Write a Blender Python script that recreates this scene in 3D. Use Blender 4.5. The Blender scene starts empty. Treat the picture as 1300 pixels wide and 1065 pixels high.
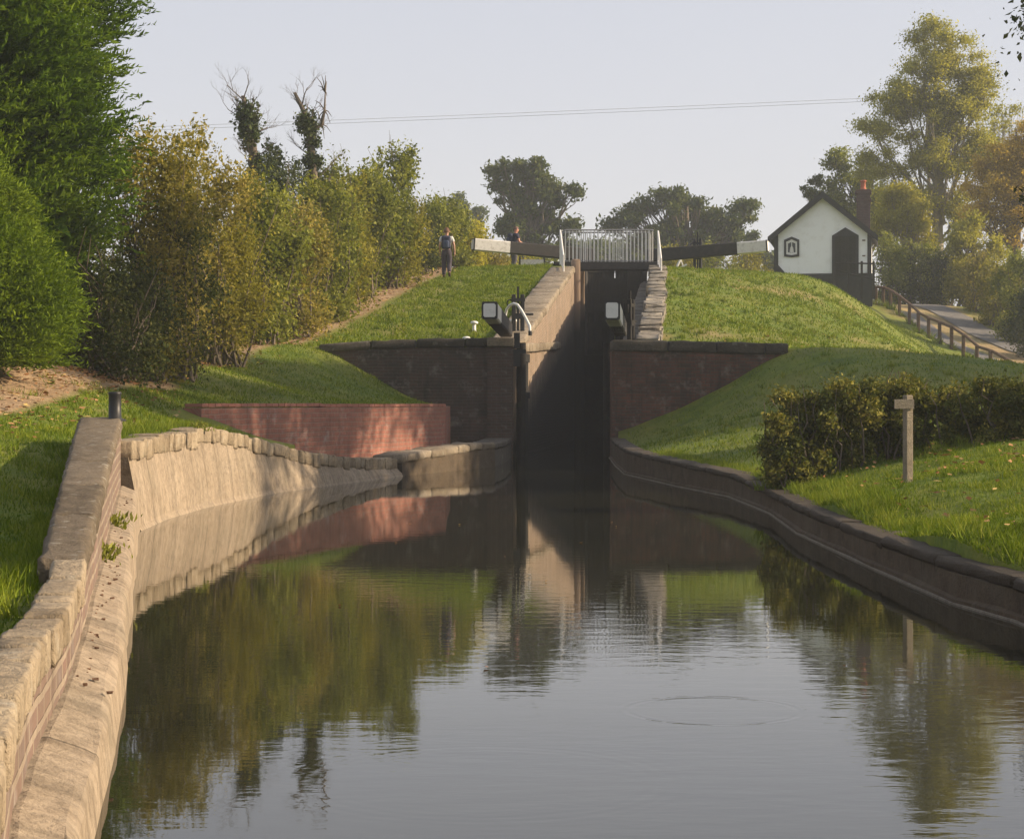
import bpy, math, random
import numpy as np
from mathutils import Vector, Matrix
C = bpy.context.scene.collection
F, YH, E = 2475.0, 511.0, 1.27          # focal length (px), horizon row, eye height (m)
rng = np.random.default_rng(7)
random.seed(7)
def P(px, py, d): return Vector(((px-650)/F*d, d, E+(YH-py)/F*d))
def LX(k, d): return (0.0974*d+k, d)     # lock frame: k metres right of the lock's reference line
def lerp(a, b, t): return a+(b-a)*t
def smooth(t): t = min(1, max(0, t)); return t*t*(3-2*t)

# ------------------------------------------------------------------ materials
class NT:
    def __init__(s, name):
        s.m = bpy.data.materials.new(name); s.m.use_nodes = True
        s.nt = s.m.node_tree; s.b = s.nt.nodes['Principled BSDF']; s.out = s.nt.nodes['Material Output']
        s.b.inputs['Roughness'].default_value = 0.85
        s.b.inputs['Specular IOR Level'].default_value = 0.3
    def n(s, typ, **kw):
        x = s.nt.nodes.new(typ)
        for k, v in kw.items(): setattr(x, k, v)
        return x
    def l(s, a, b): s.nt.links.new(a, b)
    def coord(s, kind='Object', scale=(1,1,1)):
        t = s.n('ShaderNodeTexCoord'); mp = s.n('ShaderNodeMapping'); mp.inputs['Scale'].default_value = scale
        s.l(t.outputs[kind], mp.inputs['Vector']); return mp.outputs[0]
    def noise(s, scale, detail=4, rough=.55, vec=None, sc=(1,1,1), kind='Object'):
        t = s.n('ShaderNodeTexNoise'); t.inputs['Scale'].default_value = scale
        t.inputs['Detail'].default_value = detail; t.inputs['Roughness'].default_value = rough
        s.l(vec or s.coord(kind, sc), t.inputs['Vector']); return t.outputs[0]
    def ramp(s, fac, stops):
        r = s.n('ShaderNodeValToRGB'); e = r.color_ramp.elements
        while len(e) < len(stops): e.new(.5)
        for x, (p, c) in zip(e, stops):
            x.position = p; x.color = (*c, 1) if not isinstance(c, (int, float)) else (c, c, c, 1)
        s.l(fac, r.inputs[0]); return r.outputs[0]
    def mix(s, fac, a, b, mode='MIX'):
        x = s.n('ShaderNodeMix', data_type='RGBA', blend_type=mode)
        for sock, v in ((0, fac), (6, a), (7, b)):
            if isinstance(v, (int, float)): x.inputs[sock].default_value = v
            elif isinstance(v, tuple): x.inputs[sock].default_value = (*v, 1)
            else: s.l(v, x.inputs[sock])
        return x.outputs[2]
    def math(s, op, a, b=0.0, c=None):
        x = s.n('ShaderNodeMath', operation=op)
        for i, v in enumerate((a, b) if c is None else (a, b, c)):
            if isinstance(v, (int, float)): x.inputs[i].default_value = v
            else: s.l(v, x.inputs[i])
        return x.outputs[0]
    def attr(s, name):
        a = s.n('ShaderNodeAttribute'); a.attribute_name = name; return a
    def col(s, c):
        if isinstance(c, tuple): s.b.inputs['Base Color'].default_value = (*c, 1)
        else: s.l(c, s.b.inputs['Base Color'])
        return s
    def bump(s, h, strength=.4, dist=.02):
        b = s.n('ShaderNodeBump'); b.inputs['Strength'].default_value = strength; b.inputs['Distance'].default_value = dist
        s.l(h, b.inputs['Height']); s.l(b.outputs[0], s.b.inputs['Normal']); return s
    def rough(s, v): s.b.inputs['Roughness'].default_value = v; return s

def paint(name, c, dirt=(.12,.11,.09), amount=.45, rough=.55, scale=6):
    t = NT(name); n1 = t.noise(scale, 6, .65); n2 = t.noise(scale*7, 3)
    f = t.math('MULTIPLY', t.ramp(n1, [(.48, 0.), (.75, 1.)]), amount)
    t.col(t.mix(f, t.mix(t.math('MULTIPLY', n2, .25), c, tuple(x*.75 for x in c)), dirt)).rough(rough)
    t.bump(n2, .15, .004); return t.m
def leafmat(name, stops, trans=.35, rough=.7):
    t = NT(name); a = t.attr('v'); c = t.ramp(a.outputs['Fac'], stops)
    t.col(c); t.rough(rough); t.b.inputs['Specular IOR Level'].default_value = .08
    tr = t.n('ShaderNodeBsdfTranslucent'); t.l(t.mix(1.0, c, (1.0, 1.0, .55), 'MULTIPLY'), tr.inputs[0])
    ms = t.n('ShaderNodeMixShader'); ms.inputs[0].default_value = trans
    t.l(t.b.outputs[0], ms.inputs[1]); t.l(tr.outputs[0], ms.inputs[2]); t.l(ms.outputs[0], t.out.inputs['Surface'])
    return t.m
def brickmat(name, c1, c2, mortar, dark, dirt_amt=.6, moss=(.05,.06,.025), bw=.23, rh=.076, msize=.011, stain=1.0, salts=.25, wet=False):
    t = NT(name)
    uv = t.coord('UV')
    w = t.noise(1.3, 3, vec=uv)
    vm = t.n('ShaderNodeVectorMath', operation='MULTIPLY_ADD'); vm.inputs[1].default_value = (.03, .03, 0)
    nz = t.n('ShaderNodeTexNoise'); nz.inputs['Scale'].default_value = 3; t.l(uv, nz.inputs['Vector'])
    t.l(nz.outputs['Color'], vm.inputs[0]); t.l(uv, vm.inputs[2])
    b = t.n('ShaderNodeTexBrick'); t.l(vm.outputs[0], b.inputs['Vector'])
    for k, v in (('Scale', 1), ('Mortar Size', msize), ('Mortar Smooth', .3), ('Brick Width', bw), ('Row Height', rh), ('Bias', -.2)): b.inputs[k].default_value = v
    b.inputs['Color1'].default_value = (*c1, 1); b.inputs['Color2'].default_value = (*c2, 1); b.inputs['Mortar'].default_value = (*mortar, 1)
    n1 = t.noise(1.1, 6, .65, vec=uv); n2 = t.noise(9, 5, .6, vec=uv)
    mp = t.n('ShaderNodeMapping'); mp.inputs['Scale'].default_value = (3.2, .45, 1); t.l(uv, mp.inputs[0])
    n3 = t.noise(1.6, 5, .6, vec=mp.outputs[0])
    c = t.mix(t.math('MULTIPLY', t.ramp(n1, [(.38, 0.), (.68, 1.)]), dirt_amt), b.outputs[0], dark)
    c = t.mix(t.math('MULTIPLY', t.ramp(n3, [(.5, 0.), (.7, 1.)]), .55*stain), c, tuple(x*.6 for x in dark))
    c = t.mix(t.math('MULTIPLY', t.ramp(n2, [(.55, 0.), (.72, 1.)]), .35), c, moss)
    n6 = t.noise(2.7, 4, .7, vec=uv); c = t.mix(t.math('MULTIPLY', t.ramp(n6, [(.55, 0.), (.72, 1.)]), salts), c, tuple(min(.5, x*2.6+.05) for x in mortar))
    c = t.mix(t.math('MULTIPLY', n2, .35), c, (.02,.018,.015))
    if wet:  # wet brick plus the chamber's shade, painted as one dark zone sloping with the coping
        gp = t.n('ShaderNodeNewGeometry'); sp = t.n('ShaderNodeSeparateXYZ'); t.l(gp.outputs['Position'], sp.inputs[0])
        wet_shade = t.math('SUBTRACT', sp.outputs[2], t.math('MULTIPLY_ADD', sp.outputs[1], .165, -6.95)); wet_shade = t.math('ADD', wet_shade, t.math('MULTIPLY', n6, .7))
        c = t.mix(t.ramp(wet_shade, [(.0, 1.), (.9, 0.)]), c, (.018,.016,.012))
    t.col(c); h = t.math('ADD', t.math('MULTIPLY', b.outputs['Fac'], -1.0), t.math('MULTIPLY', n2, .9))
    t.bump(h, .7, .012); return t.m
def stonemat(name, a, b, lichen=(.5,.5,.45), dark=(.06,.055,.045), scale=2.5, streak=0, lic=.5, isl=True):
    t = NT(name); n1 = t.noise(scale, 7, .68); n2 = t.noise(scale*9, 5, .7); n4 = t.noise(scale*2.3, 2, .5)
    c = t.ramp(n1, [(.3, a), (.7, b)])
    c = t.mix(t.math('MULTIPLY', t.ramp(n2, [(.45, 0.), (.7, 1.)]), .55), c, dark)
    c = t.mix(t.math('MULTIPLY', t.ramp(n4, [(.62, 0.), (.7, 1.)]), lic), c, lichen)
    if streak:
        n3 = t.noise(2.2, 6, .65, kind='UV', sc=(3.2, .22, 1)); n5 = t.noise(1.0, 4, .6, kind='UV', sc=(.8,.8,1))
        c = t.mix(t.math('MULTIPLY', t.ramp(n3, [(.42, 0.), (.72, 1.)]), streak), c, (.09,.068,.045))
        c = t.mix(t.math('MULTIPLY', t.ramp(n5, [(.5, 0.), (.75, 1.)]), .5), c, (.13,.115,.08))
    gi = t.n('ShaderNodeNewGeometry'); c = t.mix(1.0, c, t.ramp(gi.outputs['Random Per Island'], [(0., (.62,.60,.56)), (.5, (.85,.84,.82)), (1., (1.,1.,1.))]) if isl else (1.,1.,1.), 'MULTIPLY')
    if streak:
        bt = t.n('ShaderNodeTexBrick'); t.l(t.coord('UV'), bt.inputs['Vector'])
        for k, v in (('Scale', 1), ('Mortar Size', .012), ('Mortar Smooth', .5), ('Brick Width', 2.3), ('Row Height', 9)): bt.inputs[k].default_value = v
        c = t.mix(t.math('MULTIPLY', bt.outputs['Fac'], .75), c, (.05,.04,.028))
        n7 = t.noise(3.1, 7, .75); c = t.mix(t.math('MULTIPLY', t.ramp(n7, [(.52, 0.), (.66, 1.)]), .5), c, tuple(x*.45 for x in a))
    t.col(c); t.bump(t.math('ADD', n2, n1), .8, .03); return t.m
def barkmat(name, a, b):
    t = NT(name); n1 = t.noise(5, 6, .7, sc=(3,3,.6)); t.col(t.ramp(n1, [(.3, a), (.7, b)])); t.bump(n1, .7, .03); return t.m

M = {}
M['white'] = paint('white paint', (.72,.71,.68), (.35,.32,.27), .35)
M['white_weathered'] = paint('weathered white paint', (.66,.64,.6), (.25,.22,.18), .6, .6, 9)
M['black'] = paint('black paint', (.018,.018,.018), (.07,.06,.05), .35, .45)
M['beam_black'] = paint('tarred timber', (.030,.027,.025), (.09,.075,.06), .5, .6)
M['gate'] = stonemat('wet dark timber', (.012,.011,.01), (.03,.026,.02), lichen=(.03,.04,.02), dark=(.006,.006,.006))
M['timber'] = stonemat('brown fence timber', (.10,.055,.035), (.19,.11,.07), lichen=(.12,.13,.08), dark=(.04,.03,.02), scale=5)
M['grey_timber'] = stonemat('silvered oak', (.26,.215,.15), (.42,.36,.27), lichen=(.3,.3,.22), dark=(.12,.10,.07), scale=9, lic=.2)
M['brick_red'] = brickmat('new red brick', (.42,.165,.115), (.33,.125,.09), (.36,.22,.165), (.21,.105,.08), .6, moss=(.12,.085,.05), stain=.7, rh=.08, bw=.24, salts=.35)
M['brick_dark'] = brickmat('sooty brick', (.11,.064,.047), (.075,.052,.042), (.11,.095,.075), (.05,.042,.033), .75, salts=.5)
M['brick_mid'] = brickmat('old lock brick', (.34,.24,.17), (.27,.195,.14), (.30,.24,.175), (.17,.135,.095), .6, wet=True)  # wet option also paints the chamber's shade into the brick colour
M['brick_pale'] = brickmat('weathered brown brick', (.21,.13,.10), (.17,.125,.11), (.34,.27,.20), (.16,.12,.085), .6, moss=(.2,.17,.11), rh=.085, bw=.25, msize=.016)
M['brick_patch'] = brickmat('patched brick', (.20,.078,.05), (.10,.057,.044), (.12,.095,.072), (.05,.042,.033), .8, salts=.45)
M['brick_chimney'] = brickmat('chimney brick', (.12,.07,.062), (.09,.06,.056), (.13,.10,.09), (.09,.06,.055), .5)
M['stone_dark'] = stonemat('dark gritstone', (.075,.065,.05), (.13,.11,.085), lichen=(.3,.3,.25), dark=(.03,.027,.02), lic=.4)
M['stone_cope'] = stonemat('worn sandstone coping', (.20,.16,.115), (.33,.275,.20), lichen=(.4,.38,.32), dark=(.085,.068,.046))
M['stone_warm'] = stonemat('warm sandstone', (.26,.20,.13), (.40,.325,.225), lichen=(.38,.34,.27), dark=(.065,.048,.03))
M['stone_top'] = stonemat('brown weathered capstone', (.13,.10,.066), (.25,.20,.14), lichen=(.40,.38,.32), dark=(.05,.038,.025), scale=5, lic=.6)
M['concrete'] = stonemat('stained concrete render', (.27,.21,.145), (.39,.315,.23), lichen=(.36,.31,.24), dark=(.10,.07,.043), scale=1.6, streak=.6, lic=.15, isl=False)
M['concrete_edge'] = stonemat('damp concrete edging', (.075,.052,.032), (.135,.098,.062), lichen=(.15,.135,.10), dark=(.03,.028,.014), scale=4.5, streak=.7, lic=.3, isl=False)
M['stone_pale'] = stonemat('pale stone paving', (.20,.175,.14), (.33,.295,.24), lichen=(.4,.38,.33), dark=(.09,.078,.06), scale=3)
M['bark'] = barkmat('grey bark', (.07,.055,.04), (.17,.135,.10))
M['bark_pale'] = barkmat('pale bark', (.14,.12,.08), (.3,.25,.17))
M['tile'] = stonemat('roof tiles', (.04,.04,.045), (.08,.075,.075), lichen=(.1,.1,.09), dark=(.025,.025,.028), scale=4)
t = NT('white limewash'); n1 = t.noise(3, 6, .6); n2 = t.noise(1.2, 4, kind='UV', sc=(1,1,1))
t.col(t.mix(t.math('MULTIPLY', t.ramp(n1, [(.5, 0.), (.8, 1.)]), .4), (.80,.81,.80), (.5,.47,.42))); t.bump(n1, .3, .02); M['limewash'] = t.m
t = NT('terracotta'); t.col(t.ramp(t.noise(8), [(.3, (.30,.09,.055)), (.7, (.42,.14,.09))])); M['pot'] = t.m
t = NT('window glass'); t.col((.02,.025,.03)).rough(.08); M['glass'] = t.m
t = NT('curtain'); t.col((.6,.58,.55)); M['curtain'] = t.m
t = NT('galvanised wire'); t.col((.22,.22,.23)).rough(.5); M['wire'] = t.m
M['lane'] = stonemat('lane tarmac and gravel', (.13,.125,.125), (.2,.19,.185), lichen=(.3,.28,.24), dark=(.08,.075,.07), scale=1.2, lic=.3)

def ramp3(a, b, c): return [(0., a), (.5, b), (1., c)]
M['leaf_cypress'] = leafmat('cypress spray', ramp3((.035,.075,.006), (.085,.15,.010), (.19,.27,.025)), .35)
M['leaf_cypress_bright'] = leafmat('golden cypress spray', ramp3((.048,.09,.007), (.11,.17,.012), (.22,.295,.028)), .35)
M['leaf_olive'] = leafmat('olive hedge leaf', ramp3((.13,.13,.02), (.26,.24,.035), (.46,.41,.09)), .45)
M['leaf_autumn'] = leafmat('autumn hazel leaf', ramp3((.125,.13,.024), (.25,.215,.045), (.53,.42,.13)), .45)
M['leaf_green'] = leafmat('mid green leaf', ramp3((.085,.11,.015), (.18,.20,.03), (.42,.42,.11)), .45)
M['leaf_yellow'] = leafmat('yellowing leaf', ramp3((.19,.18,.02), (.37,.34,.04), (.6,.52,.08)), .5)
M['leaf_ochre'] = leafmat('ochre leaf', ramp3((.30,.20,.025), (.54,.37,.05), (.72,.52,.1)), .5)
M['leaf_dark'] = leafmat('dark bramble leaf', ramp3((.028,.042,.012), (.06,.075,.02), (.15,.14,.04)))
M['leaf_oak'] = leafmat('oak leaf', ramp3((.045,.065,.018), (.09,.115,.03), (.19,.20,.06)), .35)
M['leaf_ash'] = leafmat('ash leaf', ramp3((.20,.20,.025), (.36,.34,.05), (.58,.53,.12)), .5)
M['leaf_ivy'] = leafmat('ivy leaf', ramp3((.03,.05,.018), (.065,.085,.03), (.14,.15,.06)), .15)
M['leaf_hedge'] = leafmat('clipped hawthorn leaf', ramp3((.045,.06,.012), (.11,.12,.022), (.38,.32,.07)), .25)
M['blade'] = leafmat('grass blade', ramp3((.062,.11,.008), (.14,.195,.012), (.31,.32,.05)), .3)
M['dryleaf'] = leafmat('fallen leaf', ramp3((.16,.07,.03), (.33,.17,.08), (.5,.36,.14)), .1)

# ------------------------------------------------------------------ mesh builder
class MB:
    def __init__(s): s.v = []; s.f = []; s.uv = []; s.mi = []
    def face(s, idx, uv=None, mi=0): s.f.append(idx); s.uv.append(uv); s.mi.append(mi)
    def box(s, c, size, rz=0, ry=0, rx=0, mi=0, taper=1.0):
        R = Matrix.Rotation(rz, 3, 'Z') @ Matrix.Rotation(ry, 3, 'Y') @ Matrix.Rotation(rx, 3, 'X'); b = len(s.v); c = Vector(c)
        h = [x/2 for x in size]
        for k in (-1, 1):
            for (i, j) in ((-1,-1),(1,-1),(1,1),(-1,1)):
                tp = taper if k > 0 else 1
                s.v.append(c + R @ Vector((i*h[0]*tp, j*h[1]*tp, k*h[2])))
        sx, sy, sz = size
        s.face((b+3,b+2,b+1,b), [(0,0),(sx,0),(sx,sy),(0,sy)], mi); s.face((b+4,b+5,b+6,b+7), [(0,0),(sx,0),(sx,sy),(0,sy)], mi)
        for i in range(4):
            j = (i+1) % 4; w = sx if i % 2 == 0 else sy
            s.face((b+i,b+j,b+4+j,b+4+i), [(0,0),(w,0),(w,sz),(0,sz)], mi)
        return s
    def bbox(s, c, size, r=.01, rz=0, ry=0, rx=0, mi=0):
        """box with chamfered long edges (octagonal section across x)"""
        R = Matrix.Rotation(rz, 3, 'Z') @ Matrix.Rotation(ry, 3, 'Y') @ Matrix.Rotation(rx, 3, 'X'); c = Vector(c)
        X, Y, Z = [x/2 for x in size]
        def sec(y, z): return [(y-r,-z),(y,-z+r),(y,z-r),(y-r,z),(-y+r,z),(-y,z-r),(-y,-z+r),(-y+r,-z)]
        rings = [(-X, r), (-X+r, 0), (X-r, 0), (X, r)]; b = len(s.v)
        for x, ins in rings:
            for (y, z) in sec(Y-ins, Z-ins): s.v.append(c + R @ Vector((x, y, z)))
        for k in range(3):
            for i in range(8):
                j = (i+1) % 8; s.face((b+8*k+i, b+8*(k+1)+i, b+8*(k+1)+j, b+8*k+j), None, mi)
        s.face(tuple(b+i for i in range(8)), None, mi); s.face(tuple(b+24+i for i in reversed(range(8))), None, mi)
        return s
    def tube(s, pts, radii, n=8, cap=True, mi=0):
        pts = [Vector(p) for p in pts]
        if isinstance(radii, (int, float)): radii = [radii]*len(pts)
        b = len(s.v); up = Vector((0,0,1)); pr = None
        for i, p in enumerate(pts):
            d = (pts[min(i+1, len(pts)-1)] - pts[max(i-1, 0)])
            if d.length < 1e-9: d = Vector((0,0,1))
            d.normalize()
            a = (pr - d*pr.dot(d)) if pr is not None else (d.cross(up) if abs(d.z) < .95 else d.cross(Vector((0,1,0))))
            if a.length < 1e-6: a = d.cross(Vector((1,0,0)))
            a.normalize(); pr = a; bb = d.cross(a)
            for k in range(n):
                t = 2*math.pi*k/n; s.v.append(p + (a*math.cos(t) + bb*math.sin(t))*radii[i])
        for i in range(len(pts)-1):
            for k in range(n):
                j = (k+1) % n; s.face((b+i*n+k, b+i*n+j, b+(i+1)*n+j, b+(i+1)*n+k), None, mi)
        if cap:
            s.face(tuple(b+k for k in reversed(range(n))), None, mi); e = b+(len(pts)-1)*n; s.face(tuple(e+k for k in range(n)), None, mi)
        return s
    def lathe(s, c, prof, n=16, mi=0):
        b = len(s.v); c = Vector(c)
        for (r, z) in prof:
            for k in range(n):
                t = 2*math.pi*k/n; s.v.append(c+Vector((r*math.cos(t), r*math.sin(t), z)))
        for i in range(len(prof)-1):
            for k in range(n):
                j = (k+1) % n; s.face((b+i*n+k, b+i*n+j, b+(i+1)*n+j, b+(i+1)*n+k), None, mi)
        e = b+(len(prof)-1)*n; s.face(tuple(e+k for k in range(n)), None, mi); s.face(tuple(b+k for k in reversed(range(n))), None, mi)
        return s
    def prism(s, poly, a, b_, mi=0):
        """poly: list of 3D points (planar), extruded by vector"""
        b = len(s.v); n = len(poly); e = Vector(b_)
        for p in poly: s.v.append(Vector(p)+Vector(a))
        for p in poly: s.v.append(Vector(p)+Vector(a)+e)
        s.face(tuple(b+i for i in range(n)), None, mi); s.face(tuple(b+n+i for i in reversed(range(n))), None, mi)
        for i in range(n):
            j = (i+1) % n; s.face((b+i, b+n+i, b+n+j, b+j), None, mi)
        return s
    def block(s, o, ax, ay, az, n=(5,4,3), r=.02, noise=.006, mi=0):
        """a rounded, slightly irregular stone: corner o, edge vectors ax ay az"""
        o, ax, ay, az = map(Vector, (o, ax, ay, az)); L = (ax.length, ay.length, az.length)
        ids = {}
        def vid(i, j, k):
            key = (i, j, k)
            if key in ids: return ids[key]
            u, v, w = i/n[0], j/n[1], k/n[2]
            def lin(q, m, Lx):
                return 0 if q == 0 else (1 if q == m else (r*1.4/Lx if q == 1 else (1-r*1.4/Lx if q == m-1 else q/m)))
            u, v, w = lin(i, n[0], L[0]), lin(j, n[1], L[1]), lin(k, n[2], L[2])
            ex = (i in (0, n[0])) + (j in (0, n[1])) + (k in (0, n[2]))
            if ex >= 2:
                q = r*(.45 if ex == 2 else .6)
                if i in (0, n[0]): u += (q/L[0])*(1 if i == 0 else -1)
                if j in (0, n[1]): v += (q/L[1])*(1 if j == 0 else -1)
                if k in (0, n[2]): w += (q/L[2])*(1 if k == 0 else -1)
            p = o + ax*u + ay*v + az*w + Vector([random.gauss(0, noise) for _ in range(3)])
            s.v.append(p); ids[key] = len(s.v)-1; return ids[key]
        for a in range(3):
            for side in (0, 1):
                b_, c_ = [(1,2),(0,2),(0,1)][a]
                for q in range(n[b_]):
                    for w in range(n[c_]):
                        def g(x, y):
                            z = [0,0,0]; z[a] = n[a]*side; z[b_] = x; z[c_] = y; return vid(*z)
                        fc = (g(q,w), g(q+1,w), g(q+1,w+1), g(q,w+1))
                        fl = (side == 1) != (a == 1)
                        s.face(fc if fl else fc[::-1], None, mi)
        return s
    def sweep(s, path, sec, closed=True, mi=0, noise=0, seed=0):
        """path: (x,y) stations; sec(i,t)-> list of (offset to the left, z)"""
        path = [Vector((p[0], p[1], 0)) for p in path]; n = len(path); b = len(s.v); u = 0; us = []; m = None; vs = []
        R = random.Random(seed)
        for i, p in enumerate(path):
            d = (path[min(i+1, n-1)]-path[max(i-1, 0)]).normalized(); left = Vector((-d.y, d.x, 0))
            if i: u += (p-path[i-1]).length
            us.append(u); sc = sec(i, i/(n-1)); m = len(sc); acc = 0; row = []
            for k, (o, z) in enumerate(sc):
                if k: acc += math.hypot(o-sc[k-1][0], z-sc[k-1][1])
                row.append(acc); s.v.append(p+left*(o+R.gauss(0, noise))+Vector((0,0,z+R.gauss(0, noise))))
            vs.append(row)
        for i in range(n-1):
            for k in range(m if closed else m-1):
                j = (k+1) % m; v0, v1 = vs[i][k], (vs[i][j] if j else vs[i][k]+.3)
                s.face((b+i*m+k, b+i*m+j, b+(i+1)*m+j, b+(i+1)*m+k), [(us[i], v0), (us[i], v1), (us[i+1], v1), (us[i+1], v0)], mi)
        if closed:
            s.face(tuple(b+k for k in reversed(range(m))), [(vs[0][k], 0) for k in range(m)], mi)
            e = b+(n-1)*m; s.face(tuple(e+k for k in range(m)), [(vs[0][k], 0) for k in range(m)], mi)
        return s
    def build(s, name, mats, parent=None, smooth_=False, fix=True):
        o0 = parent.location if parent is not None and parent.parent is None else (parent.parent.location if parent is not None else Vector())
        if parent is not None and parent.parent is not None and parent.parent.type == 'EMPTY': o0 = parent.parent.location
        me = bpy.data.meshes.new(name)
        me.from_pydata([tuple(Vector(v)-o0) for v in s.v], [], s.f)
        if any(u is not None for u in s.uv):
            uvl = me.uv_layers.new(name='UVMap'); k = 0
            for fc, u in zip(s.f, s.uv):
                for i in range(len(fc)):
                    uvl.data[k].uv = u[i] if u is not None else (0, 0); k += 1
        mats = mats if isinstance(mats, (list, tuple)) else [mats]
        for m in mats: me.materials.append(M[m] if isinstance(m, str) else m)
        if len(mats) > 1: me.polygons.foreach_set('material_index', s.mi)
        if fix:
            import bmesh
            bm = bmesh.new(); bm.from_mesh(me); bmesh.ops.recalc_face_normals(bm, faces=bm.faces); bm.to_mesh(me); bm.free()
        if smooth_: me.polygons.foreach_set('use_smooth', [True]*len(me.polygons))
        o = bpy.data.objects.new(name, me); C.objects.link(o)
        if parent is not None: o.parent = parent
        return o

def tag(o, label=None, cat=None, group=None, kind=None):
    for k, v in (('label', label), ('category', cat), ('group', group), ('kind', kind)):
        if v: o[k] = v
    return o
def thing(name, label, cat, loc=(0,0,0), group=None, rz=0):
    o = bpy.data.objects.new(name, None); C.objects.link(o); o.location = loc; o.rotation_euler.z = rz
    o.empty_display_size = .2
    return tag(o, label, cat, group)

def fastmesh(name, V, Q, mat, parent=None, v=None, o0=(0,0,0), smooth_=False):
    """V (n,3), Q (m,k) -> one mesh with a per-face float attribute v"""
    V = np.asarray(V, dtype=np.float32)-np.asarray(o0, dtype=np.float32); Q = np.asarray(Q, dtype=np.int32); k = Q.shape[1]
    me = bpy.data.meshes.new(name); me.vertices.add(len(V)); me.vertices.foreach_set('co', V.ravel())
    me.loops.add(Q.size); me.loops.foreach_set('vertex_index', Q.ravel()); me.polygons.add(len(Q))
    me.polygons.foreach_set('loop_start', np.arange(0, Q.size, k, dtype=np.int32))
    if smooth_: me.polygons.foreach_set('use_smooth', np.ones(len(Q), dtype=bool))
    me.update(calc_edges=True)
    if v is not None:
        a = me.attributes.new('v', 'FLOAT', 'FACE'); a.data.foreach_set('value', np.asarray(v, dtype=np.float32))
    me.materials.append(M[mat] if isinstance(mat, str) else mat)
    o = bpy.data.objects.new(name, me); C.objects.link(o)
    if parent is not None: o.parent = parent
    return o

# ------------------------------------------------------------------ ground height
def rbf(pts):
    A = np.array(pts, dtype=float); c = 1.2
    D = np.sqrt(((A[:,None,:2]-A[None,:,:2])**2).sum(-1)+c*c)
    w = np.linalg.solve(D-np.eye(len(A))*.10, A[:,2]-A[:,2].mean()); mean = A[:,2].mean()
    def f(x, y):
        x = np.asarray(x, dtype=float).ravel(); y = np.asarray(y, dtype=float).ravel()
        out = np.empty(len(x))
        for a in range(0, len(x), 20000):
            xs, ys = x[a:a+20000], y[a:a+20000]
            out[a:a+20000] = np.sqrt((xs[:,None]-A[None,:,0])**2+(ys[:,None]-A[None,:,1])**2+c*c) @ w + mean
        return out
    return f
left_front = [(-1.9,4.2,.40),(-1.3,1,.38),(-2.1,6,.42),(-2.35,7.5,.44),(-2.75,9,.49),(-2.4,8,.47),(-3.3,11,.34),(-3.9,13,.33),(-4.3,15,.42),(-4.6,17,.66),(-4.5,19.5,.88),
 (-4.4,21,.90),(-4.25,24,.92),(-4.8,24,1.08),(-3.3,9.2,.37),(-2.6,10.2,.33),(-3.1,12.6,.33),(-3.5,15,.42),(-4.1,17.8,.7),(-5.8,22,1.1),(-6.1,25,1.43),(-4,1,.5),(-5,8,.5),(-6,12,.55),(-6.5,17,.9),(-5.1,27,1.15),
 (-4.7,29,1.12),(-4.2,31,1.14),(-3.3,33.5,1.16),(-2.3,36.3,1.16),(-1.8,38,1.16),(-1.6,41,1.16),(-4.9,33,1.35),(-3.5,38,1.35),(-2.2,44.4,1.2),(-3.3,44.3,1.9),(-4.3,44.3,2.45),(-4.6,44.8,2.55),(-1.6,44.3,1.16),
 (-3.6,42,1.75),(-4.9,40,1.9),(-6.2,44,2.55),(-6.1,38,2.05),(-5.9,29,1.63),(-6,27,1.66),(-6.4,36,2.08),(-10,20,1.2),(-10,30,1.9),(-10,38,2.4),(-12,45,3),(-20,20,1.2),(-20,40,2.6),(-60,20,1.3),(-60,45,3),
 (-12,10,.7),(-60,5,.7),(-3.45,26.8,.76),(-3.5,28.0,.62),(-4.0,28.2,.80)]
top_left = [(-.2,46,2.66),(-2,46,2.66),(-4.4,46,2.6),(-4.6,44.8,2.55),(-6.2,44,2.6),(-12,45,3.0),(-60,45,3.0),(-6.4,47.5,2.9),(-4.65,50,3.25),(-5.6,53,3.7),(-3.6,59,4.6),(-2.7,66,5.55),(-12,60,4.9),(-12,53,3.9),
 (-60,60,4.9),(-60,53,3.9),(-10,70,6.0),(-60,70,6.0),(-2,70,6.1),(0,74,6.15),(-10,80,6.15),(-60,85,6.15),(0,95,6.15),(-60,110,6.15),(0,110,6.15)]
top_right_extra = [(5.2,46.4,2.60),(4,46.4,2.62),(6.6,47,2.58),(8,46.5,2.5)]
for d in (47,50,53,56,59,62,65):
    z = 2.6+.17*(d-47)
    for k in (-5.4,-4.9): top_left.append((.0974*d+k, d, z-.04))
    for k in (-1.2,-.6): top_right_extra.append((.0974*d+k+.2, d, z-.04))
for d in (68,71): 
    for k in (-5.4,-4.9): top_left.append((.0974*d+k, d, 6.05))
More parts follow.
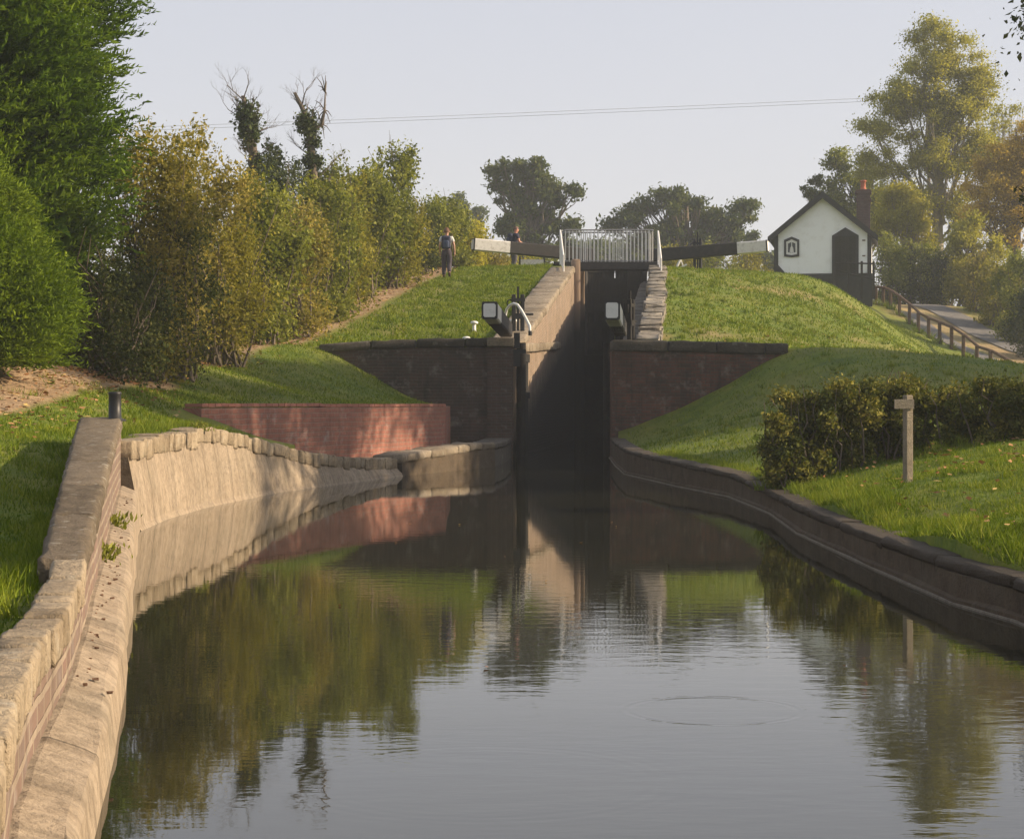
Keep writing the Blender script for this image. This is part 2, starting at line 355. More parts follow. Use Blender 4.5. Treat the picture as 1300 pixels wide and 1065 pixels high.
right_pts = [(3.3,11.3,.24),(3.2,8,.24),(3.2,15.3,.25),(3.15,19,.27),(3.4,22.3,.30),(3.35,26.3,.3),(3.0,29.6,.34),(2.55,34.5,.38),(2.9,40,.42),(3.75,18.5,.60),(3.67,14,.49),(3.9,12,.52),(4.7,18,.68),(3.9,22,.45),
 (5.5,22,.80),(4.6,24,.62),(3.4,24,.42),(6.3,20,.85),(5.5,14,.7),(5,10,.6),(5,4,.5),(3.2,2,.24),(8,12,.8),(10,25,1.0),(8,30,1.1),(14,40,1.6),(12,20,.95),(20,20,1.0),(60,20,1.0),(60,5,1.0),(3.8,30,.5),(5,30,.75),
 (4.2,36,.75),(5.2,38,1.1),(7,40,1.75),(9,42,2.2),(2.7,43.6,.4),(4.4,43.6,1.1),(5.6,44.6,1.9),(6.5,45.3,2.5),(3.4,40,.55),(11,50,2.1),(13,57,2.3),(14.5,57,1.6),(9.7,60,3.96),(5.7,56,3.8),(12.1,60,2.95),(9.6,68,5.4),(13,75,5.3),
 (15.5,66,1.95),(16.6,68,1.2),(15,60,1.4),(13.5,53,1.6),(14.8,70,2.9),(16.2,75,2.9),(17.6,66,1.25),(19,64,1.2),(16.8,92.5,5.9),(18,60,1.2),(18,50,1.3),(21.5,82,3.5),(20.6,95,6.0),(20.3,88,4.7),(22.6,72,1.8),(24,60,1.5),(40,60,1.5),(40,30,1.0),(40,82,3.6),(40,95,6),
 (60,95,6),(60,82,3.6),(60,60,1.5),(14,87,5.9),(12,88,6.05),(12,82,6.05),(9,75,6.05),(7,71,6.1),(5.2,70,6.1),(5.5,75,6.15),(8,95,6.15),(20,110,6.15),(60,110,6.15),(6,110,6.15),(11.5,72,5.75),(11,66,4.6),(7.5,64,5.1)]
FP = [(1112,371,385,90.5),(1121,368,388,89.8),(1130.5,368,393,89),(1142,382,401,87.5),(1154.5,388,414,85.5),(1166,393,423,83.5),(1179,404,429,81.7),(1193,409,437,79.9),(1208,421,445,78.2),(1223,431,453,76.5),(1240,440,465,74.8),(1257.5,449,475,73),(1277,461,485,71.4),(1297,470,500,69.8),(1318,485,515,68.2)]
right_pts += [((a[0]-650)/F*a[3], a[3], E+(YH-a[2])/F*a[3]) for a in FP[1::2]]
hL1, hL2 = rbf(left_front), rbf(top_left)
hR1 = rbf([p for p in right_pts if p[1] < 46.2 and p != (5.6,44.6,1.9)] + [(5.5,44.7,1.9),(6.2,44.9,2.4)] + [(11,50,2.1),(13,57,2.3),(18,60,1.5),(18,50,1.5),(60,60,1.5),(8.5,46.5,2.45),(7.2,46.5,2.48)])
hR2 = rbf([p for p in right_pts if p[1] >= 46.2 or (p[0] > 7 and p[1] > 36)] + top_right_extra)
WL = [(-4.45,45.2),(0.03,45.2)]          # left wing wall line
def axis_x(y): return .0974*y-3.225       # lock centre line
# canal edges (inside faces)
LE = [(.9,-300),(.9,-4),(-.05,0),(-.86,4),(-1.36,6.7),(-1.79,9),(-2.38,12.2),(-3.70,19.3),(-3.78,21.2),(-3.72,23.6),(-3.31,27.5),(-2.55,30.8),(-1.9,33.6),(-.60,37.7),(-.15,41),(.03,45.1)]
RE = [(2.9,-300),(2.95,5),(2.95,11.3),(2.81,12.3),(2.79,15.3),(2.80,18.9),(2.98,22.3),(2.95,26.3),(2.52,29.6),(2.03,34.5),(2.1,39),(2.28,45.1)]
ley, lex = [p[1] for p in LE], [p[0] for p in LE]; rey, rex = [p[1] for p in RE], [p[0] for p in RE]
def left_x(y): return np.where(np.asarray(y) < 45.1, np.interp(y, ley, lex), .0974*np.asarray(y)-4.35)
def right_x(y): return np.where(np.asarray(y) < 45.1, np.interp(y, rey, rex), .0974*np.asarray(y)-2.1)
def rwx(y): return np.interp(y, [27.6,29,31,33.7,38.3], [-4.72,-4.55,-3.9,-3.0,-1.3])
def edge_l(y): return left_x(y)-np.interp(y, [4,8.5,13,19.3,19.8,71], [.28,.32,.40,.48,.22,.22])
def edge_r(y): return right_x(y)+np.where(np.asarray(y) > 45.15, .55, .16)
def ground_z(x, y, bed=False):
    x = np.asarray(x, dtype=float).ravel(); y = np.asarray(y, dtype=float).ravel()
    xc = np.clip(x, -60, 60); yc = np.clip(y, 1.5, 108)
    isl = x < np.where(y < 45.1, (left_x(y)+right_x(y))/2, axis_x(y))
    zl1, zl2, zr1, zr2 = hL1(xc, yc), hL2(xc, yc), hR1(xc, yc), hR2(xc, yc)
    behind = (y > 45.2)
    tl = np.clip((y-42.5)/5, 0, 1)                        # west of the wing wall the two surfaces run into one another
    bl = np.clip((-4.45-x)/1.2, 0, 1); soft = zl1*(1-tl)+zl2*tl
    zl = np.where(behind, zl2, zl1); zl = zl*(1-bl)+soft*bl
    wr = 45.2+0*x
    tr = np.clip((y-43.5)/5, 0, 1); br = np.clip((x-6.2)/1.2, 0, 1); softr = zr1*(1-tr)+zr2*tr
    zr = np.where(y > wr, zr2, zr1); zr = zr*(1-br)+softr*br
    z = np.where(isl, zl, zr)
    far = np.clip((y-95)/10, 0, 1); z = z*(1-far)+6.15*far
    if bed:
        inb = (x > edge_l(y)) & (x < edge_r(y)) & (y < 72.2)
        # ledge in front of the red wall
        rw = rwx(y)-.22; led = (x > rw) & (y > 28.9) & (y < 38.45) & (x <= left_x(y))
        led2 = (x > -1.62) & (y >= 38.4) & (y < 45.1) & (x <= left_x(y))
        z = np.where(led | led2, np.interp(y, [28.4,30,31.5,33.6,38], [.50,.36,.25,.22,.30]), z)
        z = np.where(led2, .12, z)
        z = np.where(inb, -1.2, z)
        up = (np.abs(x-axis_x(y)) < 1.25+np.clip((y-72)*.6, 0, 3.5)) & (y >= 72.2) & (y < 400)
        z = np.where(up, 4.6, z)
    return z
def gz(x, y): return float(ground_z([x], [y])[0])
# ------------------------------------------------------------------ ground sheet
def grow(a, b, step, g=1.25, maxs=60):
    out = [a]; s = step; sg = 1 if b > a else -1
    while (b-out[-1])*sg > 0: out.append(out[-1]+s*sg); s = min(s*g, maxs)
    return out[1:]
xs = list(np.arange(-8, 7.001, .2)); xs = grow(-8, -900, .25)[::-1] + xs + grow(7, 24, .3, 1.02) + grow(24.5, 900, .5)
ys = sorted([q_ for q_ in np.arange(2, 47.5, .2) if abs(q_-45.2) > .05 and abs(q_-28.9) > .05]+[45.185, 45.215, 28.89, 28.91]) + list(np.arange(47.7, 96, .42)); ys = grow(2, -500, .3)[::-1] + ys + grow(96, 900, .6)
gx, gy = np.meshgrid(np.array(xs), np.array(ys)); nx, ny = len(xs), len(ys)
zz = None
und = .02*np.sin(gx*2.1+gy*.7).ravel()*np.cos(gy*1.3-gx*.6).ravel()+.015*np.sin(gx*5.1+gy*1.9).ravel()
XA = np.array(xs)
for j, y_ in enumerate(ys):                       # pull the grid columns onto the wall lines so that the ground steps cleanly
    if y_ > 72.2: continue
    es = [(float(edge_l(y_)), -1), (float(edge_r(y_)), 1)]
    if 28.9 < y_ < 38.45: es.append((float(rwx(y_))-.22, -1))
    elif 38.45 <= y_ < 45.1: es.append((-1.62, -1))
    for xe, sd in es:
        i = int(np.searchsorted(XA, xe))
        if i < 2 or i > nx-2: continue
        lo, hi = (i-1, i)
        gx[j, lo] = xe-.006; gx[j, hi] = xe+.012
zz = ground_z(gx.ravel(), gy.ravel(), bed=True); zz = zz+np.where(zz > -.5, und*.6*np.clip((gy.ravel()-8)/8, .15, 1)-.012, 0)
V = np.stack([gx.ravel(), gy.ravel(), zz], 1)
ii = np.arange(nx*ny).reshape(ny, nx)
Q = np.stack([ii[:-1,:-1].ravel(), ii[:-1,1:].ravel(), ii[1:,1:].ravel(), ii[1:,:-1].ravel()], 1)

t = NT('turf')
n1 = t.noise(.35, 5, .6); n2 = t.noise(1.7, 6, .7); n3 = t.noise(14, 5, .7); n4 = t.noise(.9, 3, .5, sc=(1,.35,1))
g = t.ramp(n2, [(.3, (.065,.105,.007)), (.5, (.12,.165,.010)), (.7, (.20,.205,.022))])
g = t.mix(t.math('MULTIPLY', t.ramp(n1, [(.42, 0.), (.62, 1.)]), .6), g, (.19,.18,.035))
g = t.mix(t.math('MULTIPLY', t.ramp(n3, [(.45, 0.), (.75, 1.)]), .5), g, (.04,.07,.012))
dirt = t.ramp(t.math('ADD', n2, t.math('MULTIPLY', n3, .25)), [(.45, (.23,.15,.085)), (.75, (.40,.28,.17))])
at = t.attr('dirt')
fac = t.ramp(t.math('ADD', at.outputs['Fac'], t.math('MULTIPLY', t.math('SUBTRACT', n3, .5), .5)), [(.38, 0.), (.66, 1.)])
lit = t.ramp(t.math('ADD', at.outputs['Fac'], t.math('MULTIPLY', t.math('SUBTRACT', n4, .5), 1.5)), [(.35, 0.), (.62, 1.)])
g = t.mix(t.math('MULTIPLY', lit, .75), g, (.25,.19,.07))
t.col(t.mix(fac, g, dirt)); t.bump(t.math('ADD', n3, n2), .9, .05); t.rough(.95)
M['turf'] = t.m
ground = fastmesh('ground', V, Q, 'turf', smooth_=True)
# worn earth: towpath line, hedge foot, trodden lawn
X, Y = gx.ravel(), gy.ravel()
def line_d(pts):
    d = np.full(len(X), 1e9)
    for (a, b) in zip(pts[:-1], pts[1:]):
        a, b = np.array(a, float), np.array(b, float); ab = b-a
        tt = np.clip(((X-a[0])*ab[0]+(Y-a[1])*ab[1])/(ab@ab), 0, 1)
        d = np.minimum(d, np.hypot(X-a[0]-tt*ab[0], Y-a[1]-tt*ab[1]))
    return d
HEDGE = [(-6.4,26),(-6.5,31),(-6.5,37),(-6.1,44),(-4.95,50),(-3.95,58.5),(-3.1,66),(-2.5,71)]
d1 = line_d(HEDGE); d2 = line_d([(-7.0,20),(-6.3,23),(-6.2,28),(-6.2,33)])
dirtv = np.clip(1.05-d1/.95, 0, 1)
dirtv = np.maximum(dirtv, np.clip(1.1-d2/.85, 0, 1))
d3 = line_d([(-5,47),(-3.5,53),(-2.4,60),(-1.6,66),(-.6,72)]); dirtv = np.maximum(dirtv, .36*np.clip(1.3-d3/1.6, 0, 1))
d4 = line_d([(3,49),(9.5,52),(13,62),(15.5,70)]); dirtv = np.maximum(dirtv, .40*np.clip(1.2-d4/1.8, 0, 1))
d5 = line_d([(6,62),(10,66),(13,72)]); dirtv = np.maximum(dirtv, .42*np.clip(1.2-d5/2.0, 0, 1))
d6 = line_d([(-5.0,24.5),(-4.4,23.5),(-4.2,20)]); dirtv = np.maximum(dirtv, .5*np.clip(1.2-d6/.6, 0, 1))
d7 = line_d([(19.6,110),(19.6,95),(19.6,88),(20.8,82),(21.6,72),(23,60),(26,40)]); dirtv = np.maximum(dirtv, .55*np.clip(1.4-np.abs(d7)/3.2, 0, 1))
d8 = line_d([(4.0,25.2),(7,24.5)]); dirtv = np.maximum(dirtv, .75*np.clip(1.2-d8/.8, 0, 1))
at_ = ground.data.attributes.new('dirt', 'FLOAT', 'POINT'); at_.data.foreach_set('value', dirtv.astype(np.float32))
tag(ground, kind='structure')

# lane on the right, draped on the ground
def drape(name, pts, hw, mat, lift=.03, n=60):
    V_, Q_ = [], []; pts = [Vector((*p, 0)) for p in pts]
    seg = [(b-a).length for a, b in zip(pts[:-1], pts[1:])]; tot = sum(seg)
    def at(s_):
        for a, b, l in zip(pts[:-1], pts[1:], seg):
            if s_ <= l: return a+(b-a)*(s_/l), (b-a).normalized()
            s_ -= l
        return pts[-1], (pts[-1]-pts[-2]).normalized()
    for i in range(n+1):
        p, d = at(tot*i/n*.9999); le = Vector((-d.y, d.x, 0)); w = hw*(1+.06*math.sin(i*1.7))
        for k in range(7):
            q = p+le*(w*(1-k/3)); V_.append((q.x, q.y, gz(q.x, q.y)+lift))
    for i in range(n):
        for k in range(6): a = i*7+k; Q_.append((a, a+1, a+8, a+7))
    o = fastmesh(name, V_, Q_, mat, smooth_=True); return tag(o, kind='structure')
LANE = [(19.9,112),(20.0,100),(20.2,93),(21.0,85),(22.3,76),(24.5,60),(27,44)]
drape('lane', LANE, .8, 'lane')
drape('path', [(18.1,89),(18.5,80),(19.1,74),(19.9,66),(21.5,56)], .45, 'lane')

# ------------------------------------------------------------------ water
t = NT('canal water'); t.rough(.015); t.b.inputs['IOR'].default_value = 1.42; t.b.inputs['Specular IOR Level'].default_value = .5
t.col(t.ramp(t.noise(.3, 3), [(.35, (.017,.017,.010)), (.7, (.026,.025,.014))]))
geo = t.n('ShaderNodeNewGeometry'); pos = geo.outputs['Position']
def mapped(sc):
    mp = t.n('ShaderNodeMapping'); mp.inputs['Scale'].default_value = sc; t.l(pos, mp.inputs[0]); return mp.outputs[0]
w1 = t.noise(1.0, 3, .5, vec=mapped((3.2,7,1))); w2 = t.noise(1.0, 2, .5, vec=mapped((11,24,1))); w3 = t.noise(.22, 2, .5, vec=mapped((1,.6,1)))
calm = t.ramp(w3, [(.42, .25), (.62, 1.)])
sep = t.n('ShaderNodeSeparateXYZ'); t.l(pos, sep.inputs[0])
near = t.math('MULTIPLY_ADD', sep.outputs[1], -.045, 1.35); nearc = t.n('ShaderNodeClamp'); t.l(near, nearc.inputs[0]); nearc.inputs[1].default_value = .22
h = t.math('MULTIPLY', t.math('ADD', t.math('MULTIPLY', w1, .0015), t.math('MULTIPLY', w2, .0004)), t.math('MULTIPLY', calm, nearc.outputs[0]))
def ring(cx, cy, rad, width, amp, freq):
    dx = t.math('SUBTRACT', sep.outputs[0], cx); dy = t.math('SUBTRACT', sep.outputs[1], cy)
    r = t.math('SQRT', t.math('ADD', t.math('MULTIPLY', dx, dx), t.math('MULTIPLY', dy, dy)))
    q = t.math('DIVIDE', t.math('SUBTRACT', r, rad), width)
    e = t.math('POWER', 2.718, t.math('MULTIPLY', t.math('MULTIPLY', q, q), -1.0))
    return t.math('MULTIPLY', t.math('MULTIPLY', t.math('SINE', t.math('MULTIPLY', r, freq)), e), amp)
for a in ((.83,8.05,.36,.035,.00022,120), (-.1,6.55,.62,.10,.00006,95)):
    h = t.math('ADD', h, ring(*a))
b = t.n('ShaderNodeBump'); b.inputs['Strength'].default_value = 1; b.inputs['Distance'].default_value = 1.0; t.l(h, b.inputs['Height']); t.l(b.outputs[0], t.b.inputs['Normal'])
M['water'] = t.m
def quad(name, pts, mat, n=1):
    return fastmesh(name, pts, [(0,1,2,3)], mat)
tag(quad('water', [(-9,-400,0),(8,-400,0),(8,70.9,0),(-9,70.9,0)], 'water'), kind='structure')
V_ = []; 
for y in (71.6, 74, 77, 160, 380):
    hw = 1.3+min(max((y-72)*.6, 0), 3.6); V_ += [(axis_x(y)-hw, y, 5.72), (axis_x(y)+hw, y, 5.72)]
tag(fastmesh('water_upper', V_, [(2*i, 2*i+1, 2*i+3, 2*i+2) for i in range(4)], 'water'), kind='structure')

# ------------------------------------------------------------------ walls
def resample(pts, step):
    out = [Vector((*pts[0], 0)[:3])]; pts = [Vector((*p, 0)[:3]) for p in pts]
    for a, b in zip(pts[:-1], pts[1:]):
        n = max(1, round((b-a).length/step))
        for i in range(1, n+1): out.append(a+(b-a)*i/n)
    return [(p.x, p.y) for p in out]
def arclen(pts):
    s = [0]
    for a, b in zip(pts[:-1], pts[1:]): s.append(s[-1]+math.hypot(b[0]-a[0], b[1]-a[1]))
    return s
def stones(mb, pts, topf, off0, off1, th, length=.9, jit=.15, r=.03, noise=.008, gap=.008, step=0.0, n=(5,4,3), ojit=0.0, thj=0):
    """a course of capstones along pts; off measured to the left of travel"""
    s = arclen(pts); tot = s[-1]; a = 0
    def at(q):
        q = min(max(q, 0), tot); i = max(k for k in range(len(s)) if s[k] <= q+1e-9); i = min(i, len(s)-2)
        f = (q-s[i])/max(1e-9, s[i+1]-s[i]); A, B = Vector(pts[i]), Vector(pts[i+1]); d = (B-A).normalized()
        return A+(B-A)*f, Vector((-d.y, d.x))
    while a < tot-.02:
        L = length*(1+random.uniform(-jit, jit)); e = min(a+L, tot)
        if tot-e < length*.35: e = tot
        p0, l0 = at(a+gap); p1, l1 = at(e-gap); dz = random.uniform(-step, step); oj = random.uniform(-ojit, ojit)
        z0, z1 = topf(p0)+dz, topf(p1)+dz; thk = th*(1+random.uniform(-thj, thj))
        l = (l0+l1).normalized(); f1 = off1 if callable(off1) else (lambda y: off1); o0, o1, o2 = off0+oj, f1(p0[1])+oj, f1(p1[1])+oj
        c0 = Vector((*(p0+l*o0), z0-thk)); ax = Vector((*(p1+l*o0), z1-thk))-c0
        ay = Vector((*(l*(o1-o0)), 0)); az = Vector((0, 0, thk)); b0 = len(mb.v)
        mb.block(c0, ax, ay, az, n, r, noise)
        if o2 != o1:
            for vv in mb.v[b0:]:
                q = vv-c0; u_ = q.dot(ax)/ax.dot(ax); v_ = q.dot(ay)/ay.dot(ay); vv += Vector((*(l*((o2-o1)*u_*v_)), 0))
        a = e
# near left canal wall: coping > brick face > concrete benching
def yl(y): return float(np.interp(y, ley, lex))
NW = [(yl(y)-.17-.06*math.exp(-((y-5.4)/1.4)**2), y) for y in (0.5, 2, 3, 4, 4.7, 5.4, 6, 6.7, 7.5, 8.6)]; NW2 = [(yl(y)-.17, y) for y in (8.6, 10.5, 12.2, 15, 17, 19.4)]
def ztop_near(p): return float(np.interp(p[1], [0, 8.55, 8.56, 19.4], [.47, .53, .58, 1.13]))
wall = thing('canal_wall', 'near left towpath wall of weathered brick with brown capstones rising to a short black bollard', 'wall', (-2.6, 11, 0))
mb = MB(); stones(mb, NW2, ztop_near, 0.0, lambda y: float(np.interp(y, [8.6, 13, 19.4], [.20,.29,.42])), .13, 1.9, .1, .022, .005, .006, 0, (12,6,4)); mb.build('coping', 'stone_top', wall, True)
mb = MB(); stones(mb, NW, ztop_near, 0.0, .15, .13, .30, .3, .012, .003, .010, .006, (4,4,3), .008, .1); mb.build('coping', 'stone_warm', wall, True)
def nwx(y): return yl(y)-.17-.06*math.exp(-((y-5.4)/1.4)**2)
full = resample([(nwx(y), y) for y in np.linspace(.5, 19.4, 30)], .3)
def nth(y): return float(np.interp(y, [8.6,13,19.4], [.18,.26,.38]))
mb = MB(); mb.sweep(full, lambda i, q: [(.01, -.4), (.012, ztop_near(full[i])-.12), (nth(full[i][1]), ztop_near(full[i])-.12), (nth(full[i][1]), -.4)], noise=.002)
mb.build('brick_face', 'brick_pale', wall)
def bench(i, q):
    y = full[i][1]; top = float(np.interp(y, [0, 6, 12, 19], [.13, .17, .26, .40])); w = .17+.008*math.sin(y*2.3)
    return [(-w-.012, -.5), (-w-.004, 0.0), (-w+.010, top*.80), (-w+.022, top*.93), (-w+.045, top), (-.01, top+.045), (.1, top+.045), (.1, -.5)]
mb = MB(); mb.sweep(full, bench, noise=.003); mb.build('concrete_skirt', 'concrete', wall)
# end return of the near wall beside the bollard
mb = MB(); mb.block((-4.27, 19.43, -.4), (.36,0,0), (0,.30,0), (0,0,1.22), (5,4,8), .03, .006); mb.build('end_pier', 'concrete', wall)
# brown rubble debris on the ledge
rub = MB()
for k in range(80):
    y = random.choice([random.uniform(7.2, 9.2), random.uniform(9.2, 12), random.uniform(13, 18.5)]); top = float(np.interp(y, [0, 6, 12, 19], [.13, .17, .26, .40]))
    s_ = random.uniform(.005, .015); q_ = abs(random.gauss(0, .05)); rub.block((yl(y)-.165+min(q_,.12), y, top+.038-q_*.25), (s_*random.uniform(.8,1.8),s_*.3,0), (-s_*.3,s_*random.uniform(1,2.5),0), (0,0,s_*.8), (2,2,2), s_*.25, s_*.1)
tag(rub.build('rubble', barkmat('crumbled brick', (.10,.055,.035), (.2,.12,.075)), None), 'loose brown brick crumbs lying on the concrete skirt of the near left wall', 'rubble', kind='stuff')

# bollard
bol = thing('mooring_bollard', 'short black cylindrical mooring bollard on the far end of the near left wall', 'bollard', (-3.88, 19.05, 1.10))
mb = MB(); mb.lathe((-3.88,19.05,1.09), [(.085,0),(.085,.02),(.062,.03),(.060,.25),(.064,.26),(.064,.275),(.055,.285),(.0,.287)][:-1], 24); mb.build('post', 'black', bol, True)
mb = MB(); mb.lathe((-3.88,19.05,1.088), [(.11,0),(.11,.012),(.10,.018)], 24); mb.build('base_plate', 'black', bol)

# curved concrete wall
CW = [(yl(y), y) for y in (19.28, 21.2, 23.6, 25.5, 27.5, 29.2, 30.8, 32.2, 33.6)]
CW = resample(CW, .25)
def ztop_c(p): return float(np.interp(p[1], [19.7, 21, 22.6, 24.2, 25.6, 27.2, 28.4, 30, 31.5, 33.6], [.88, .90, .92, .95, .86, .72, .60, .46, .36, .31]))
cw = thing('curved_wall', 'curved pale concrete wall with streaks and ragged stone coping below the grass bank', 'wall', (-3.7, 24, 0))
mb = MB()
def csec(i, q):
    zt = ztop_c(CW[i])-.15
    return [(-.05,-.5), (-.03,0.0), (-.01, .03), (.0, .06), (.03, max(.07, zt*.5)), (.10, max(.09, zt)), (.45, max(.09, zt)), (.45, -.5)]
mb.sweep(CW, csec); mb.build('concrete_face', 'concrete', cw)
mb = MB(); stones(mb, CW, ztop_c, .07, .42, .19, .30, .4, .014, .006, .016, .018, (4,4,3), .018, .12); mb.build('coping', 'stone_warm', cw, True)
# low landing wall
LW = resample([(yl(33.6), 33.6), (-.62, 37.7), (-.34, 38.5)], .3)
lw = thing('landing_wall', 'low stone landing wall between the curved wall and the lock mouth', 'wall', (-1.2, 35.8, 0))
def ztop_l(p): return float(np.interp(p[1], [33.6, 35.5, 37.7, 40], [.36, .44, .49, .49]))
mb = MB(); mb.sweep(LW, lambda i, q: [(-.03,-.5), (0, ztop_l(LW[i])-.14), (.9, ztop_l(LW[i])-.10), (.9,-.5)], noise=.004); mb.build('stone_face', 'concrete_edge', lw)
mb = MB(); stones(mb, LW, ztop_l, -.02, .55, .15, .75, .2, .03, .008, .008, .01, (5,4,3)); mb.build('coping', 'stone_cope', lw, True)
LW2 = resample([(-.36, 38.5), (-.15, 41), (-.02, 45.0)], .4)
lw2 = thing('quay_edging', 'dark low edging stones leading from the landing to the left lock mouth', 'kerb', (-.3, 41, 0))
mb = MB(); mb.sweep(LW2, lambda i, q: [(-.0,-.5), (0,.33), (.75,.36), (.75,-.5)], noise=.004); mb.build('stone_face', 'stone_dark', lw2)
mb = MB(); stones(mb, LW2, lambda p: .46, -.01, .6, .12, .8, .2, .02, .005); mb.build('coping', 'stone_dark', lw2, True)

# red brick retaining wall
RW = resample([(-4.58, 28.75), (-3.9, 31.0), (-3.0, 33.7), (-1.30, 38.3)], .5)
rw = thing('retaining_wall', 'new red brick retaining wall with flat top behind the curved coping', 'wall', (-3, 33.7, .3))
mb = MB(); mb.sweep(RW, lambda i, q: [(0,.15), (0,1.19), (.40,1.19), (.40,.15)]); mb.build('brick_face', 'brick_red', rw)
mb = MB(); stones(mb, RW, lambda p: 1.245+(.012 if p[1] < 33 else 0), -.012, .272, .055, .23, .03, .006, .002, .004, .002, (2,2,2)); mb.build('coping', 'brick_red', rw)
mb = MB(); mb.sweep(resample([(-1.30,38.56),(-1.38,41.5),(-1.42,44.9)], .5), lambda i, q: [(0,.15), (0,1.19), (.40,1.19), (.40,.15)]); mb.build('return_wall', 'brick_red', rw)

# left wing wall
def face_wall(name, label, pts, ztop, zbot, th, matf, matc, cope=.2, length=1.1, batter=.06):
    pts = resample(pts, .5); c = pts[len(pts)//2]
    w = thing(name, label, 'wall', (c[0], c[1], zbot(c)))
    mb = MB(); mb.sweep(pts, lambda i, q: [(-batter, zbot(pts[i])), (0, ztop(pts[i])-cope), (th, ztop(pts[i])-cope), (th, zbot(pts[i]))], noise=.003); mb.build('brick_face', matf, w)
    mb = MB(); stones(mb, pts, ztop, -.05, th+.05, cope, length, .25, .03, .008, .006, .01, (6,4,4), .01); mb.build('coping', matc, w, True)
    return w
face_wall('wing_wall', 'long soot dark brick wing wall left of the lock mouth, grass bank against it', [(-4.45,45.0),(-2.2,45.05),(-.55,45.1)],
          lambda p: float(np.interp(p[0], [-4.45,-3.9,-2,0], [2.60,2.68,2.74,2.76])), lambda p: -.4, .5, 'brick_dark', 'stone_dark')
q = thing('gate_quoin', 'tall dark stone pier at the left corner of the lock mouth', 'pier', (-.2,45.2,0))
mb = MB()
for k, z in enumerate(np.arange(-.4, 2.5, .42)): mb.box((-.27, 45.25, z+.21), (.60, .56+(.006 if k%2 else 0), .418))
mb.build('pier_stones', 'brick_dark', q)
mb = MB(); mb.block((-.58, 44.95, 2.56), (.63,0,0), (0,.62,0), (0,0,.21), (6,5,4), .02, .004); mb.build('capstone', 'stone_cope', q, True)
# right wing wall
face_wall('wing_wall', 'dark patched brick wing wall right of the lock mouth above the shaded grass slope', [(2.30,45.0),(3.8,45.05),(5.2,45.1),(6.4,45.15)],
          lambda p: float(np.interp(p[0], [2.3,3.8,5.2,6.6], [2.71,2.70,2.66,2.62])), lambda p: -.4, .5, 'brick_patch', 'stone_dark', .26)

# chamber walls with sloping copings
def zc(y): return float(np.interp(y, [45,47,66,68.5,69,72], [2.72,2.76,5.86,6.02,6.12,6.14]))
LC = resample([LX(-4.35, 45.55), LX(-4.35, 71.4)], .6)
cl = thing('lock_wall', 'sunlit left lock chamber wall with a coping that climbs towards the footbridge', 'wall', (*LX(-4.5, 47), 0))
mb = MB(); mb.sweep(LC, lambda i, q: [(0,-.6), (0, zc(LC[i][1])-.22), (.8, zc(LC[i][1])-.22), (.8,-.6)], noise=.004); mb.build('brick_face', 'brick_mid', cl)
mb = MB(); stones(mb, LC, lambda p: zc(p[1]), -.03, .78, .22, .95, .2, .035, .010, .01, .012, (5,5,3), .012); mb.build('coping', 'stone_cope', cl, True)
LB = resample([LX(-4.30, 46.1), LX(-4.30, 59)], .6)
mb = MB(); stones(mb, LB, lambda p: float(np.interp(p[1], [45,59], [2.62,3.10])), -.03, .06, .22, 1.0, .2, .02, .005, .008, .006, (5,2,3)); mb.build('string_course', 'stone_cope', cl, True)
# strapping piers near the bridge
for d0, zt in ((66.4, 6.15), (68.9, 6.2)):
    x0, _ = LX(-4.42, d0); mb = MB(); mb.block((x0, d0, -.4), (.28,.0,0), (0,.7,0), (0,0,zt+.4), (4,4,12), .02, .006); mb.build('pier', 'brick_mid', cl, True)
RC = resample([LX(-2.1, 45.6), LX(-2.1, 71.4)], .6)
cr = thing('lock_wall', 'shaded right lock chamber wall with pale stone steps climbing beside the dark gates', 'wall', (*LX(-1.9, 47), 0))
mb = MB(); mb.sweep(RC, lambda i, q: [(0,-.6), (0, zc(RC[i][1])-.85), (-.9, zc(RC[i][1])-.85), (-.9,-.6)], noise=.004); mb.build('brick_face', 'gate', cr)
RS = resample([LX(-1.55, 47.0), LX(-1.62, 58), LX(-1.8, 68)], .5)
mb = MB(); stones(mb, RS, lambda p: zc(p[1])+.02, -.55, .0, .3, .55, .4, .016, .012, .03, .035, (4,5,3), .05); mb.build('stone_steps', 'stone_pale', cr, True)
mb = MB(); stones(mb, RC, lambda p: zc(p[1])-.55, -.56, -.0, .3, .9, .2, .03, .006, .008, .006, (4,4,3)); mb.build('coping', 'stone_dark', cr, True)
# breast wall under the upper gates
x0, _ = LX(-4.4, 71); bw = MB(); bw.block((x0, 71.35, -1), (2.4,0,0), (0,.5,0), (0,0,4.2), (8,3,12), .03, .01)
tag(bw.build('breast_wall', 'gate', None, True), 'black wet breast wall at the head of the lock chamber under the upper gates', 'wall')

